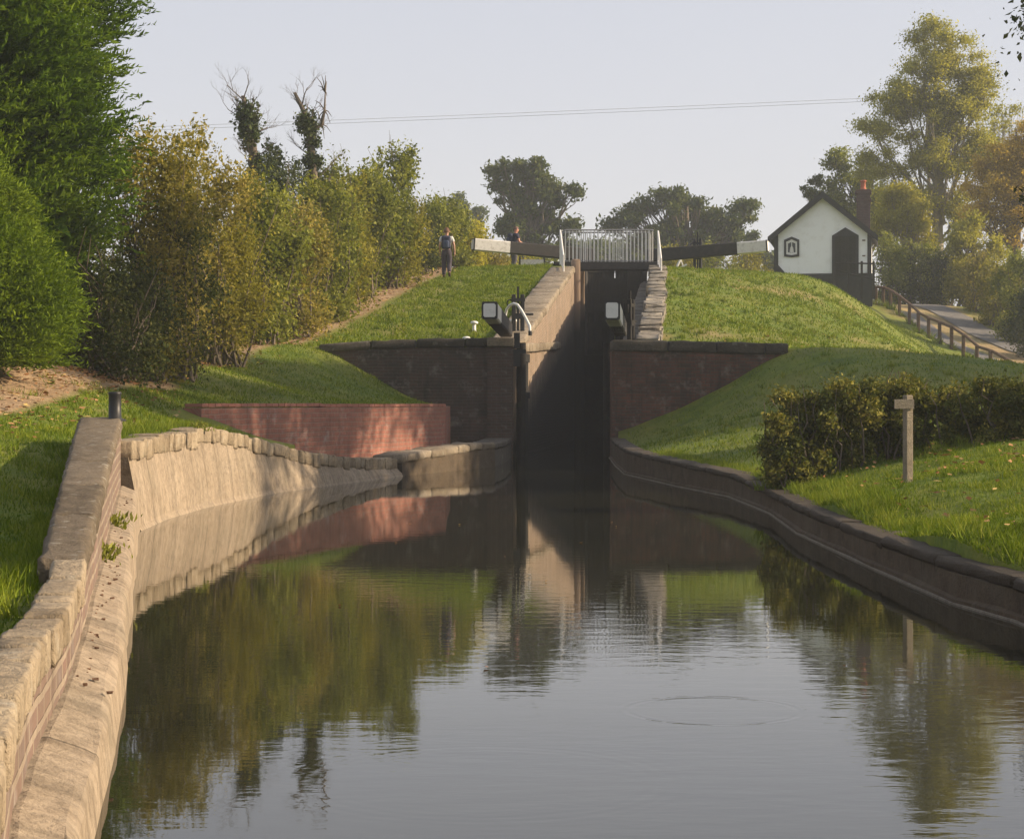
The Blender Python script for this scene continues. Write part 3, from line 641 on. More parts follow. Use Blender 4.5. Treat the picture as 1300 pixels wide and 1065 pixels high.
# right low bank edging
RL = resample([(float(np.interp(y, rey, rex)), y) for y in (3, 8, 11.3, 12.3, 15.3, 18.9, 22.3, 26.3, 29.6, 32, 34.5, 39, 45.0)], .4)
def ztop_r(p): return float(np.interp(p[1], [0, 22.3, 29.6, 34.5, 45], [.245, .26, .37, .43, .46]))
rl = thing('bank_edging', 'low brown concrete canal edging curving along the right bank grass', 'kerb', (2.9, 20, 0))
mb = MB(); mb.sweep(RL, lambda i, q: [(.03,-.5), (.03,.035), (0,.05), (0, ztop_r(RL[i])-.07), (-.33, ztop_r(RL[i])-.07), (-.33,-.5)], noise=.004); mb.build('edging_face', 'concrete_edge', rl)
mb = MB(); stones(mb, RL, lambda p: ztop_r(p), -.32, .012, .075, 1.6, .25, .018, .006, .005, .008, (8,5,3)); mb.build('coping', 'concrete_edge', rl, True)
mb = MB(); mb.sweep(RL, lambda i, q: [(.045,-.4), (.045,.012), (.02,.012), (.02,-.4)]); mb.build('waterline_ledge', 'stone_pale', rl)
for o in ():
    pass
# ------------------------------------------------------------------ lock gates, gear, bridge
def oriented(a, b):
    d = (Vector(b)-Vector(a)); return math.atan2(d.y, d.x), -math.asin(d.z/d.length), d.length
def beam(thing_, root, tip, w0, h0, w1, h1, white=.3, r=.03):
    """tapered squared beam; white painted end as its own part"""
    root, tip = Vector(root), Vector(tip); d = tip-root; L = d.length; f = d.normalized(); side = f.cross(Vector((0,0,1))).normalized(); up = side.cross(f)
    def sect(q, r_=None, ins=0):
        w, h = lerp(w0, w1, q)/2-ins, lerp(h0, h1, q)/2-ins; rr = r; c = root+d*q
        return [c+side*x+up*z for (x, z) in ((w-rr,-h),(w,-h+rr),(w,h-rr),(w-rr,h),(-w+rr,h),(-w,h-rr),(-w,-h+rr),(-w+rr,-h))]
    def loft(mb, qs, ins, cap=True):
        b = len(mb.v)
        for q, i_ in zip(qs, ins): mb.v += sect(q, None, i_)
        for k in range(len(qs)-1):
            for i in range(8):
                j = (i+1) % 8; mb.face((b+8*k+i, b+8*k+j, b+8*(k+1)+j, b+8*(k+1)+i))
        mb.face(tuple(b+i for i in range(8))); e = b+8*(len(qs)-1); mb.face(tuple(e+i for i in reversed(range(8))))
    mb = MB(); loft(mb, [0, .3, .6, 1-white], [0,0,0,0]); o = mb.build('balance_beam', 'beam_black', thing_)
    e = .045/L
    mb = MB(); loft(mb, [1-white+.0005, 1-white/2, 1-e], [0,0,0]); wp = mb.build('painted_end', 'white_weathered', o)
    mb = MB(); loft(mb, [1-e+.0003, 1-.01/L], [-.006,-.006]); mb.build('end_band', 'black', o)
    c = root+d*1.0; mb = MB(); w, h = w1/2-.035, h1/2-.035
    mb.prism([c+side*x+up*z for (x, z) in ((w,-h+.03),(w,h-.03),(w-.03,h),(-w+.03,h),(-w,h-.03),(-w,-h+.03),(-w+.03,-h),(w-.03,-h))], (0,0,0), f*.012-Vector((0,0,0)))
    mb.build('end_face', 'white', o); return o
def leaf_gate(parent, a, b, z0, z1, th=.16):
    a, b = Vector((*a, 0)), Vector((*b, 0)); d = b-a; L = d.length; ang = math.atan2(d.y, d.x); mid = (a+b)/2; nrm = Vector((-d.y, d.x, 0)).normalized()
    mb = MB(); n = 7
    for i in range(n):
        c = a+d*((i+.5)/n); mb.box((c.x, c.y, (z0+z1)/2), (L/n-.012, th*.5, z1-z0-.1), ang)
    for z in (z0+.1, (z0*2+z1)/3, (z0+2*z1)/3, z1-.12): mb.box((mid.x, mid.y, z), (L-.02, th, .2), ang)
    mb.build('gate_leaf', 'gate', parent)
    mb = MB(); mb.tube([(a.x,a.y,z0),(a.x,a.y,z1+.22)], .11, 12); mb.build('heel_post', 'gate' if z1 < 4 else 'beam_black', parent)
def paddle_gear(name, label, c, ang, h=.95, mat='black', arms=True):
    x, y, z = c; g = thing(name, label, 'paddle gear', c, 'paddle gear posts of the lock'); ca, sa = math.cos(ang), math.sin(ang)
    mb = MB()
    for s in (-1, 1): mb.bbox((x+ca*.11*s, y+sa*.11*s, z+h/2), (h, .11, .10), .015, ang, -math.pi/2)
    mb.build('upright', mat, g)
    mb = MB(); mb.box((x, y, z+h*.86), (.34, .12, .08), ang); mb.build('crosshead', mat, g); mb = MB(); mb.box((x, y, z+h*.45), (.3,.13,.14), ang); mb.build('gear_case', mat, g)
    mb = MB(); mb.box((x-sa*.02, y+ca*.02, z+h*.62), (.05,.04,h*1.15), ang); mb.build('rack', mat, g)
    mb = MB(); cc = Vector((x-ca*.21, y-sa*.21, z+h*.78)); ax = Vector((ca, sa, 0)); bb = Vector((0,0,1)); cr_ = Vector((-sa, ca, 0))
    pts = [cc+(cr_*math.cos(q)*.02+ax*math.cos(q)*.07+bb*math.sin(q)*.085) for q in np.linspace(0, 2*math.pi, 17)]
    mb.tube(pts, .016, 6, False); mb.build('ratchet_ring', mat, g)
    mb = MB(); mb.tube([(x-ca*.16,y-sa*.16,z+h*.5),(x+ca*.34,y+sa*.34,z+h*.5)], .028, 8); mb.box((x+ca*.36,y+sa*.36,z+h*.5), (.05,.05,.05), ang); mb.build('spindle', mat, g)
    return g
GL = 'lower lock gates'
# lower left gate, open against the wall
lg = thing('lock_gate', 'open lower left lock gate, its grey ended beam jutting forward beside an arched handrail', 'lock gate', (*LX(-4.5, 45.9), 2.7), GL)
leaf_gate(lg, LX(-4.24, 45.75), LX(-4.22, 46.95), -.5, 2.45)
rt = Vector((*LX(-4.62, 46.0), 2.98)); tp = P(621.5, 394, 41.2); bl = beam(lg, rt, tp, .30, .34, .33, .36, .26)
mb = MB()
for z in (2.45,): 
    mb.box((LX(-4.3,45.3)[0], 45.06, z), (.42,.10,.09)); mb.box((LX(-4.3,45.3)[0]-.02, 45.04, z-.18), (.2,.08,.34)); mb.box((LX(-4.3,45.3)[0], 45.06, z+.25), (.14,.10,.36))
mb.build('collar_strap', 'black', lg)
# lower right gate
rg = thing('lock_gate', 'open lower right lock gate, white ended beam overhanging the dark lock mouth', 'lock gate', (*LX(-1.9, 45.9), 2.7), GL)
leaf_gate(rg, LX(-2.2, 45.75), LX(-2.2, 46.95), -.5, 2.45)
rt = Vector((*LX(-1.92, 46.0), 3.0)); tp = P(777, 394, 41.6); beam(rg, rt, tp, .30, .34, .33, .40, .80)
# upper gates
ug = thing('lock_gate', 'upper left lock gate with its long black beam and lit white end pointing left', 'lock gate', (*LX(-4.3, 70.6), 6.1), 'upper lock gates')
leaf_gate(ug, LX(-4.25, 70.7), LX(-3.2, 71.1), 3.0, 6.2)
beam(ug, Vector((LX(-4.0,70.9)[0], 70.95, 6.62)), P(600, 310.5, 69.6), .36, .46, .34, .42, .30)
ur = thing('lock_gate', 'upper right lock gate, long black beam with shaded white end towards the cottage', 'lock gate', (*LX(-1.9, 70.6), 6.1), 'upper lock gates')
leaf_gate(ur, LX(-2.1, 70.7), LX(-3.15, 71.1), 3.0, 6.2)
beam(ur, Vector((LX(-2.0,70.9)[0], 70.95, 6.60)), P(975, 312.5, 69.6), .36, .46, .34, .42, .245)
# dark walkway boards and ironwork across the upper gates, seen below the bridge
mb = MB(); mb.box((LX(-3.2,70.4)[0], 70.35, 5.3), (1.0,.08,.9)); mb.box((LX(-2.45,70.4)[0], 70.2, 5.2), (.5,.3,1.7)); mb.box((LX(-3.6,70.4)[0], 70.3, 4.6), (1.2,.2,.16)); mb.build('walkway_boards', 'gate', ug)
mb = MB(); mb.tube([P(752,335,69.3), P(757,342,69.3)], .025, 6); mb.build('handrail', 'white', ug); mb = MB(); mb.tube([P(738,332,69.5), P(738,343,69.5)], .02, 6); mb.build('handrail', 'white', ug)

paddle_gear('paddle_gear', 'black paddle gear rising behind the lower left gate beam', (*LX(-4.62,49.0), gz(*LX(-4.75,49.0))+.12), .15, 1.0)
g = paddle_gear('paddle_gear', 'tall dark slim paddle gear beside the lower right gate beam', (*LX(-1.72,47.2), 2.72), 1.2, 1.05, 'gate')
paddle_gear('paddle_gear', 'black paddle gear behind the upper left beam next to the man', (*LX(-5.0,71.8), 6.1), .3, 1.15)
paddle_gear('paddle_gear', 'black paddle gear behind the upper right beam midway to the cottage', (*LX(-.16,71.8), 6.05), -.3, 1.25)
# arched handrail
hr = thing('handrail', 'white arched tubular handrail on the coping beside the lower left beam', 'handrail', P(674,421,46.6))
a0, a1 = P(641.5,404,47.4), P(674,423,46.6)
pts = [P(641.5,420,47.4), P(641.5,401,47.4), P(643,393,47.3), P(647,388,47.2), P(652,385.5,47.1), P(657,387,47.0), P(662,394,46.9), P(668,405,46.8), P(672.5,414,46.7), P(673,425,46.6)]
mb = MB(); mb.tube(pts, .033, 10); mb.build('rail', 'white', hr, True)
mb = MB(); mb.tube([pts[-1]-Vector((0,0,.02)), pts[-1]+Vector((0,0,.09))], .045, 10); mb.build('socket', 'black', hr)
# mushroom bollards
for lab, px, d in (('small white mushroom bollard on the lock lawn, nearer the dark wing wall edge', 592, 47.6), ('small white mushroom bollard on the lock lawn, a little higher up the grass', 602, 50.2),
                   ('white bollard top showing behind the lower left beam beside the arched handrail', 651.5, 50.6)):
    x, y = (px-650)/F*d, d; z = gz(x, y); 
    bo = thing('mushroom_bollard', lab, 'bollard', (x,y,z), 'white mushroom bollards')
    mb = MB(); mb.lathe((x,y,z-.03), [(.07,0),(.05,.06),(.045,.20)], 14); mb.build('stem', 'white', bo, True)
    mb = MB(); mb.lathe((x,y,z+.17), [(.05,0),(.10,.02),(.105,.05),(.07,.08),(.02,.09)], 14); mb.build('cap', 'white', bo, True)

# footbridge
fb = thing('footbridge', 'narrow footbridge with white upright bar railings across the lock head', 'footbridge', (LX(-3.2,68.2)[0], 68.2, 6.1))
xa, xb = (712-650)/36.4, (829-650)/36.4; yb0, yb1 = 67.75, 68.75; zd = 6.06
mb = MB(); mb.box(((xa+xb)/2, (yb0+yb1)/2, zd+.06), (xb-xa+.5, 1.05, .07))
for y in (yb0+.02, yb1-.02): mb.box(((xa+xb)/2, y, zd-.06), (xb-xa+.3, .12, .2))
mb.build('deck', 'beam_black', fb)
bars = {}
for y in (yb0, yb1):
    ztop = zd+1.20
    mb = MB(); mb.tube([(xa-.02,y,zd+.95),(xa+.04,y,ztop-.05),(xa+.14,y,ztop),(xb-.05,y,ztop),(xb,y,ztop-.03)], .026, 8); mb.tube([(xa,y,zd+.13),(xb,y,zd+.13)], .018, 6)
    mb.build('top_rail', 'wire', fb)
    n = 25 if y == yb0 else 22
    for i in range(n+1):
        x = lerp(xa+.03, xb-.03, i/n); r = .014 if i % 6 else .021
        if r not in bars:
            mb = MB(); mb.tube([(x,y,zd+.1),(x,y,ztop)], r, 6); bars[r] = (mb.build('baluster', 'white', fb), x, y)
        else:
            o = bars[r][0].copy(); C.objects.link(o); o.parent = fb; o.location = (x-bars[r][1], y-bars[r][2], 0)
# angled side railings running down the lock side
def side_rail(x0, y0, z0, x1, y1, z1, h, n, lab):
    sr = thing('side_railing', lab, 'railing', (x0,y0,z0), 'side railings at the footbridge')
    mb = MB(); mb.tube([(x0,y0,z0),(x0,y0,z0+h),(x1,y1,z1+h*.42),(x1,y1,z1-.1)], .028, 8); mb.tube([(x0,y0,z0+.12),(x1,y1,z1+.05)], .02, 6); mb.build('frame', 'white', sr)
    for i in range(1, n):
        q = i/n; mb = MB(); x, y = lerp(x0,x1,q), lerp(y0,y1,q); mb.tube([(x,y,lerp(z0,z1,q)+.05),(x,y,lerp(z0+h,z1+h*.42,q))], .014, 6); mb.build('baluster', 'white', sr)
side_rail(xa-.03, 67.6, 6.05, LX(-4.57,64.4)[0], 64.4, 5.62, 1.18, 11, 'white barred side railing slanting down the left coping from the footbridge')
side_rail(xb+.15, 67.6, 6.05, LX(-1.35,64.6)[0], 64.6, 5.55, 1.15, 4, 'thin white side railing slanting down the right steps from the footbridge')
# far low white board barrier and white trestle beyond the beams
bb = thing('low_barrier', 'low pale board barrier beyond the upper left beam near the man', 'barrier', P(676,340,76))
mb = MB(); a, b_ = P(661,334.5,76), P(690,334.5,76); mb.box((a+b_)/2, ((b_-a).length, .06, .30)); mb.build('board', 'white_weathered', bb)
for px in (660, 691): 
    mb = MB(); p = P(px,336,76); mb.box((p.x,p.y+.06,p.z-.1), (.08,.08,.85)); mb.build('post', 'black', bb)
tr = thing('trestle_step', 'small white A shaped step frame under the upper right beam', 'step frame', P(862,338,73))
mb = MB(); mb.tube([P(858,342,73),P(865,327,73)], .05, 6); mb.tube([P(862,341,73.3),P(872,336,73.3)], .04, 6); mb.tube([P(868,341,73.6),P(864,329,73.4)], .03, 6); mb.build('frame', 'white', tr)

# ------------------------------------------------------------------ cottage
CX, CY, CZ, TH = 14.68, 91.6, 5.74, math.radians(-10.9)
ct = thing('cottage', 'small white lock cottage with black trim, pointed black door and brick chimney', 'cottage', (CX, CY, CZ))
def cw_(x, y, z): # cottage local (x right along front, y back, z up from floor) -> world
    return Vector((CX, CY, CZ))+Matrix.Rotation(TH, 3, 'Z') @ Vector((x, y-2.6, z))
def cbox(mb, x0, x1, y0, y1, z0, z1):
    b = len(mb.v)
    for z in (z0, z1):
        for (x, y) in ((x0,y0),(x1,y0),(x1,y1),(x0,y1)): mb.v.append(cw_(x, y, z))
    w, h, d = x1-x0, z1-z0, y1-y0
    mb.face((b+3,b+2,b+1,b)); mb.face((b+4,b+5,b+6,b+7))
    for i in range(4):
        j = (i+1) % 4; L = w if i % 2 == 0 else d; mb.face((b+i,b+j,b+4+j,b+4+i), [(0,0),(L,0),(L,h),(0,h)])
W2, DP, EZ, RZ = 2.18, 5.0, 3.22, 5.02
def gable_poly(mb, w, zb, ze, zr, y0, y1):
    pr = [(-w,zb),(w,zb),(w,ze),(0,zr),(-w,ze)]; b = len(mb.v)
    for y in (y0, y1):
        for (x, z) in pr: mb.v.append(cw_(x, y, z))
    uv = [(x+3, z) for x, z in pr]
    mb.face((b,b+1,b+2,b+3,b+4), uv); mb.face((b+9,b+8,b+7,b+6,b+5), uv)
    for i in range(5):
        j = (i+1) % 5; mb.face((b+i,b+5+i,b+5+j,b+j), [(0,0),(5,0),(5,2),(0,2)])
mb = MB(); gable_poly(mb, W2, 1.42, EZ, RZ-.05, 0, DP); wl = mb.build('wall', 'limewash', ct)
mb = MB(); cbox(mb, -W2-.05, W2+.05, -.05, DP+.05, -1.2, 1.40); mb.build('plinth', 'black', ct)
mb = MB()
for sx in (-1, 1):
    b = len(mb.v); ov = .28; sl = (RZ-EZ)/W2
    prof = [(0, RZ+.10), (sx*(W2+ov), EZ-ov*sl+.10), (sx*(W2+ov), EZ-ov*sl-.02), (0, RZ-.02)]
    for y in (-.22, DP+.22):
        for (x, z) in prof: mb.v.append(cw_(x, y, z))
    mb.face((b,b+1,b+2,b+3)); mb.face((b+7,b+6,b+5,b+4))
    for i in range(4): j = (i+1) % 4; mb.face((b+i,b+4+i,b+4+j,b+j))
rf = mb.build('roof', 'tile', ct)
mb = MB()
for sx in (-1, 1):
    b = len(mb.v); ov = .30; sl = (RZ-EZ)/W2
    prof = [(0, RZ+.13), (sx*(W2+ov), EZ-ov*sl+.13), (sx*(W2+ov), EZ-ov*sl-.16), (0, RZ-.20)]
    for y in (-.30, -.225):
        for (x, z) in prof: mb.v.append(cw_(x, y, z))
    mb.face((b,b+1,b+2,b+3)); mb.face((b+7,b+6,b+5,b+4))
    for i in range(4): j = (i+1) % 4; mb.face((b+i,b+4+i,b+4+j,b+j))
mb.build('barge_board', 'black', rf)
for sx in (-1, 1): mb = MB(); cbox(mb, *sorted((sx*(W2+.02), sx*(W2-.17))), -.035, .01, 1.38, EZ-.02); mb.build('corner_board', 'black', ct)
# black angled kicker at the left corner
mb = MB(); mb.prism([cw_(-W2+.15,-.03,1.40), cw_(-W2+.55,-.03,1.40), cw_(-W2+.15,-.03,1.85)], (0,0,0), cw_(0,-.02,0)-cw_(0,0,0)); mb.build('corner_brace', 'black', ct)
# door
def pent(x0, x1, z0, ze, zr): return [(x0,z0),(x1,z0),(x1,ze),((x0+x1)/2,zr),(x0,ze)]
def pris(mb, poly, y, t_): mb.prism([cw_(x, y, z) for x, z in poly], (0,0,0), cw_(0,-t_,0)-cw_(0,0,0))
dx0, dx1 = .42, 1.62
mb = MB(); pris(mb, pent(dx0, dx1, 1.3, 3.13, 3.50), -.002, .05); dr = mb.build('door_surround', 'black', ct)
mb = MB()
for i in range(6): pris(mb, [(dx0+.13+i*.157, 1.3),(dx0+.28+i*.157,1.3),(dx0+.28+i*.157,3.10),(dx0+.13+i*.157,3.10)], -.055, .02)
mb.build('door', 'gate', ct)
# window
wx0, wx1 = -1.62, -1.17; 
mb = MB(); 
def ring_(mb, o, i_, y, t_):
    n = len(o)
    for k in range(n):
        j = (k+1) % n; pris(mb, [o[k], o[j], i_[j], i_[k]], y, t_)
def expand(p, a): 
    cx = sum(q[0] for q in p)/len(p); cz = sum(q[1] for q in p)/len(p); return [(cx+(x-cx)*a[0], cz+(z-cz)*a[1]) for x, z in p]
w_in = [(-1.60,2.36),(-1.40,2.33),(-1.20,2.36),(-1.20,2.84),(-1.40,2.93),(-1.60,2.84)]
ring_(mb, expand(w_in, (1.72,1.58)), expand(w_in, (1.24,1.20)), -.002, .06); wn = mb.build('window', 'black', ct)
mb = MB(); ring_(mb, expand(w_in, (1.235,1.195)), expand(w_in, (.86,.84)), -.004, .04); mb.box(tuple(cw_(-1.40,-.03,2.63)), (.035,.03,.5), TH); mb.build('frame', 'white', wn)
mb = MB(); pris(mb, expand(w_in, (.85,.83)), .0, .012); mb.build('pane', 'glass', wn)
mb = MB(); pris(mb, [(-1.5,2.40),(-1.3,2.40),(-1.33,2.6),(-1.40,2.74),(-1.47,2.6)], -.013, .006); mb.build('curtain', 'curtain', wn)
# chimney on the right slope
mb = MB(); cbox(mb, 1.50, 2.12, 1.5, 2.2, 2.6, 5.20); cbox(mb, 1.46, 2.16, 1.46, 2.24, 4.86, 4.97); cbox(mb, 1.44, 2.18, 1.44, 2.26, 5.20, 5.31); cbox(mb, 1.48, 2.14, 1.48, 2.22, 5.31, 5.38)
ch = mb.build('chimney', 'brick_chimney', ct)
p = cw_(1.80, 1.85, 5.37); mb = MB(); mb.lathe(p, [(.15,0),(.16,.05),(.12,.1),(.115,.38),(.15,.40),(.15,.46),(.11,.47)], 16); mb.build('chimney_pot', 'pot', ct, True)
for z, ss in ((2.9,.06),(2.2,.05)): mb = MB(); mb.box(tuple(cw_(1.85,-.01,z)), (.14,.03,ss), TH); mb.build('wall_plate', 'timber', ct)
# timber hand rail and steps before the cottage door
sr = thing('timber_railing', 'dark timber railing with posts in front of the cottage door', 'railing', P(1075,372,88.2))
pts = [(1060,334,88.4,352),(1077,334.5,88.2,362),(1094,334.5,88.0,372),(1109,335,87.9,380)]
mb = MB(); mb.tube([P(p[0]-1,p[1],p[2]) for p in pts], .04, 6); mb.build('rail', 'gate', sr)
mb = MB(); mb.tube([P(p[0],lerp(p[1],p[3],.45),p[2]) for p in pts], .028, 6); mb.build('mid_rail', 'gate', sr)
for p in pts:
    mb = MB(); q = P(p[0],p[1],p[2]); mb.box((q.x,q.y,q.z-.75), (.09,.09,1.7)); mb.build('post', 'gate', sr)
sp = thing('entry_steps', 'dark brick entry steps dropping right from the cottage door', 'steps', P(1085,375,89))
mb = MB()
for i in range(5): p = P(1062+i*10, 352, 89.2); mb.box((p.x, p.y, 4.3+(1.5-i*.34)/2), (.38,1.0,1.5-i*.34+1))
mb.build('treads', 'brick_chimney', sp)

# ------------------------------------------------------------------ post and rail fence
fx = [(a[0]-650)/F*a[3] for a in FP]
fe = thing('post_and_rail_fence', 'brown post and rail fence running down the right edge of the lawn beside the lane', 'fence', (fx[-3], FP[-3][3], gz(fx[-3], FP[-3][3])))
tops = []
for (px, y0, y1, d), x in zip(FP, fx):
    z = gz(x, d); hh = .88+random.uniform(-.03,.03); mb = MB(); mb.bbox((x,d,z+hh/2-.15), (hh+.3,.13,.13), .02, 0, -math.pi/2+random.uniform(-.02,.02)); mb.build('post', 'timber', fe); tops.append(Vector((x+.07,d,z+hh-.04)))
for a, b in zip(tops[:-1], tops[1:]):
    mb = MB(); an, pi_, L = oriented(a, b); c = (a+b)/2; mb.bbox(c, (L-.02,.09,.11), .02, an, pi_); mb.build('rail', 'timber', fe)
    
# sign post on the right lawn
x, y = P(1152.5,598,18.5).x, 18.5; z = gz(x, y)
s = thing('timber_post', 'tall square grey timber post with short cross plate on the right lawn before the hedge', 'post', (x,y,z))
mb = MB(); mb.bbox((x,y,z+.35), (.90,.075,.075), .008, .35, -math.pi/2); mb.build('post', 'grey_timber', s)
mb = MB(); mb.box((x-.045,y-.052,z+.715), (.19,.02,.09), .1); mb.build('cross_plate', 'grey_timber', s)
# lamp by the lane
lp = thing('lamp_post', 'thin white topped lamp post standing among the trees behind the cottage', 'lamp post', P(1213,350,104))
mb = MB(); mb.tube([P(1213,352,104), P(1213,306,104)], .05, 8); mb.build('pole', 'wire', lp)
mb = MB(); mb.lathe(P(1213,312,104), [(.10,0),(.18,.15),(.18,.35),(.08,.5)], 12); mb.build('lamp_head', 'white', lp)
# overhead wires on two poles
M['line'] = paint('dull aluminium line', (.35,.35,.36))
for k, (dz, lab) in enumerate(((0,'upper thin overhead wire crossing the sky'),(-.45,'lower thin overhead wire crossing the sky'))):
    pts = []
    for i in range(25):
        q = i/24; px = lerp(60, 1180, q); p = P(px, lerp(166,121.5,q)+5*4*q*(1-q)*.3, 150); pts.append((p.x, p.y, p.z+dz*.55))
    mb = MB(); mb.tube(pts, .014, 5); o = mb.build('overhead_wire', 'line', None); tag(o, lab, 'wire', 'overhead wires')
for px, py, lab in ((60,166,'wooden power pole hidden behind the left conifer'),(1180,121.5,'wooden power pole hidden behind the tall ash tree')):
    p = P(px, py, 150); po = thing('power_pole', lab, 'pole', (p.x,p.y,6)); mb = MB(); mb.tube([(p.x,p.y+.2,5.8),(p.x,p.y+.2,p.z+.3)], [.16,.11], 8); mb.build('pole', 'timber', po)
    mb = MB(); mb.box((p.x,p.y+.1,p.z-.1), (1.2,.1,.1)); mb.build('crossarm', 'timber', po)
# ------------------------------------------------------------------ foliage
def leaf_quads(c, size, r, up=.25, aspect=.6, axis=None, jit=.35):
    """c (n,3) centres -> verts, quads: rhombic leaves of random pose (axis (n,3) pulls their length)"""
    n = len(c); a = r.normal(size=(n,3)); a[:,2] += up*0
    if axis is not None: a = axis*2.2+a*.55
    a /= np.linalg.norm(a, axis=1)[:,None]+1e-9
    b = r.normal(size=(n,3)); b[:,2] *= .6; b -= (b*a).sum(1)[:,None]*a; b /= np.linalg.norm(b, axis=1)[:,None]+1e-9
    nrm = np.cross(a, b)
    L = size*(1+jit*r.normal(size=n)).clip(.4, 1.9)
    a, b = a*(L/2)[:,None], b*(L*aspect/2)[:,None]
    k = nrm*(L*.12)[:,None]
    V = np.stack([c-a, c+b*.9-a*.1+k, c+a, c-b*.9-a*.1+k], 1).reshape(-1,3)
    return V, np.arange(4*n).reshape(n,4)
def cloud(clumps, n, r, flat=1.0, shell=.45):
    """clumps (k,4..6): x y z rx ry rz -> points, clump index"""
    cl = np.array([list(c)+[c[3], c[3]*flat] if len(c) == 4 else list(c) for c in clumps]); w = (cl[:,3]*cl[:,4]*cl[:,5])**.67; idx = r.choice(len(cl), n, p=w/w.sum())
    d = r.normal(size=(n,3)); d /= np.linalg.norm(d, axis=1)[:,None]; rad = np.where(r.random(n) < .5, r.random(n)**shell*(1+.13*r.normal(size=n)), np.clip(np.abs(r.normal(size=n))*.72, 0, 1.3+.15*r.random(n)))
    return cl[idx,:3]+d*rad[:,None]*cl[idx,3:6], idx, d
def foliage(name, parent, clumps, n, size, mat, seed, flat=.8, aspect=.6, shell=.45, o0=(0,0,0), minz=None):
    r = np.random.default_rng(seed); p, idx, d = cloud(clumps, n, r, flat, shell)
    V, Q = leaf_quads(p, size, r, aspect=aspect)
    cv = r.random(len(clumps)); v = np.clip(.45*cv[idx]+.22+.17*r.normal(size=n)+.12*(r.random(n) > .9), 0, 1)
    if minz is not None: keep = p[:,2] > minz; Q = Q[keep]; v = v[keep]
    return fastmesh(name, V, Q, mat, parent, v, o0)
def limb_path(a, b, r, sag=.15, n=5, wob=.06):
    a, b = Vector(a), Vector(b); L = (b-a).length; pts = []
    for i in range(n+1):
        t_ = i/n; p = a.lerp(b, t_)+Vector((0,0,-1))*0; p += Vector((0,0,1))*sag*L*math.sin(math.pi*t_)*-.5
        if 0 < i < n: p += Vector([r.uniform(-1,1)*wob*L for _ in range(3)])
        pts.append(p)
    return pts
def tree(name, label, base, clumps, n, size, mat, seed, trunk_r=.2, fork=.35, bark='bark', group=None, flat=.8, shell=.5, cat='tree', lean=(0,0), limbs=True, aspect=.6, twigs=0):
    base = Vector(base); t_ = thing(name, label, cat, base, group); R = random.Random(seed)
    top = max(c[2] for c in clumps); cx = sum(c[0] for c in clumps)/len(clumps); cy = sum(c[1] for c in clumps)/len(clumps)
    H = top-base.z; ax = [base+Vector((0,0,-.2)), base+Vector((lean[0]*.2,lean[1]*.2,H*.15)), base+Vector((lean[0]*.5,lean[1]*.5,H*.4)), Vector((lerp(base.x,cx,.8), lerp(base.y,cy,.8), base.z+H*.7)), Vector((cx, cy, top-.05*H))]
    mb = MB(); mb.tube(ax, [trunk_r*1.25, trunk_r, trunk_r*.8, trunk_r*.45, trunk_r*.12], 9)
    if limbs:
        for c in (clumps if len(clumps) <= 100 else R.sample(list(clumps), 42)):
            p = Vector(c[:3]); f = min(.95, max(fork, ((p.z-base.z)/H)*.62)); i = f*4
            q = f; seg = [0,.15,.4,.7,.95]; k = max(j for j in range(4) if seg[j] <= q); tt = (q-seg[k])/(seg[k+1]-seg[k]); s0 = ax[k].lerp(ax[k+1], min(tt,1))
            rr = trunk_r*(.42-.25*f); pts = limb_path(s0, p, R, .22)
            mb.tube(pts, [rr*(1-.8*j/5) for j in range(6)], 5, False)
            for _ in range(twigs):
                e = p+Vector([R.uniform(-1,1)*c[3]*.9 for _ in range(3)]); mb.tube(limb_path(pts[3], e, R, .1, 3), [rr*.3, rr*.22, rr*.15, rr*.08], 4, False)
    mb.build('trunk', bark, t_, True)
    foliage('crown', t_, clumps, n, size, mat, seed, flat, aspect, shell, tuple(base)); return t_
def crown_clumps(c, rad, k, cr, seed, shell=.6, zmin=-1):
    R = np.random.default_rng(seed); out = []
    while len(out) < k:
        d = R.normal(size=3); d /= np.linalg.norm(d)
        if d[2] < zmin: continue
        q = R.random()**shell; s_ = cr*R.uniform(.65, 1.3); out.append((c[0]+d[0]*rad[0]*q, c[1]+d[1]*rad[1]*q, c[2]+d[2]*rad[2]*q, s_))
    return out

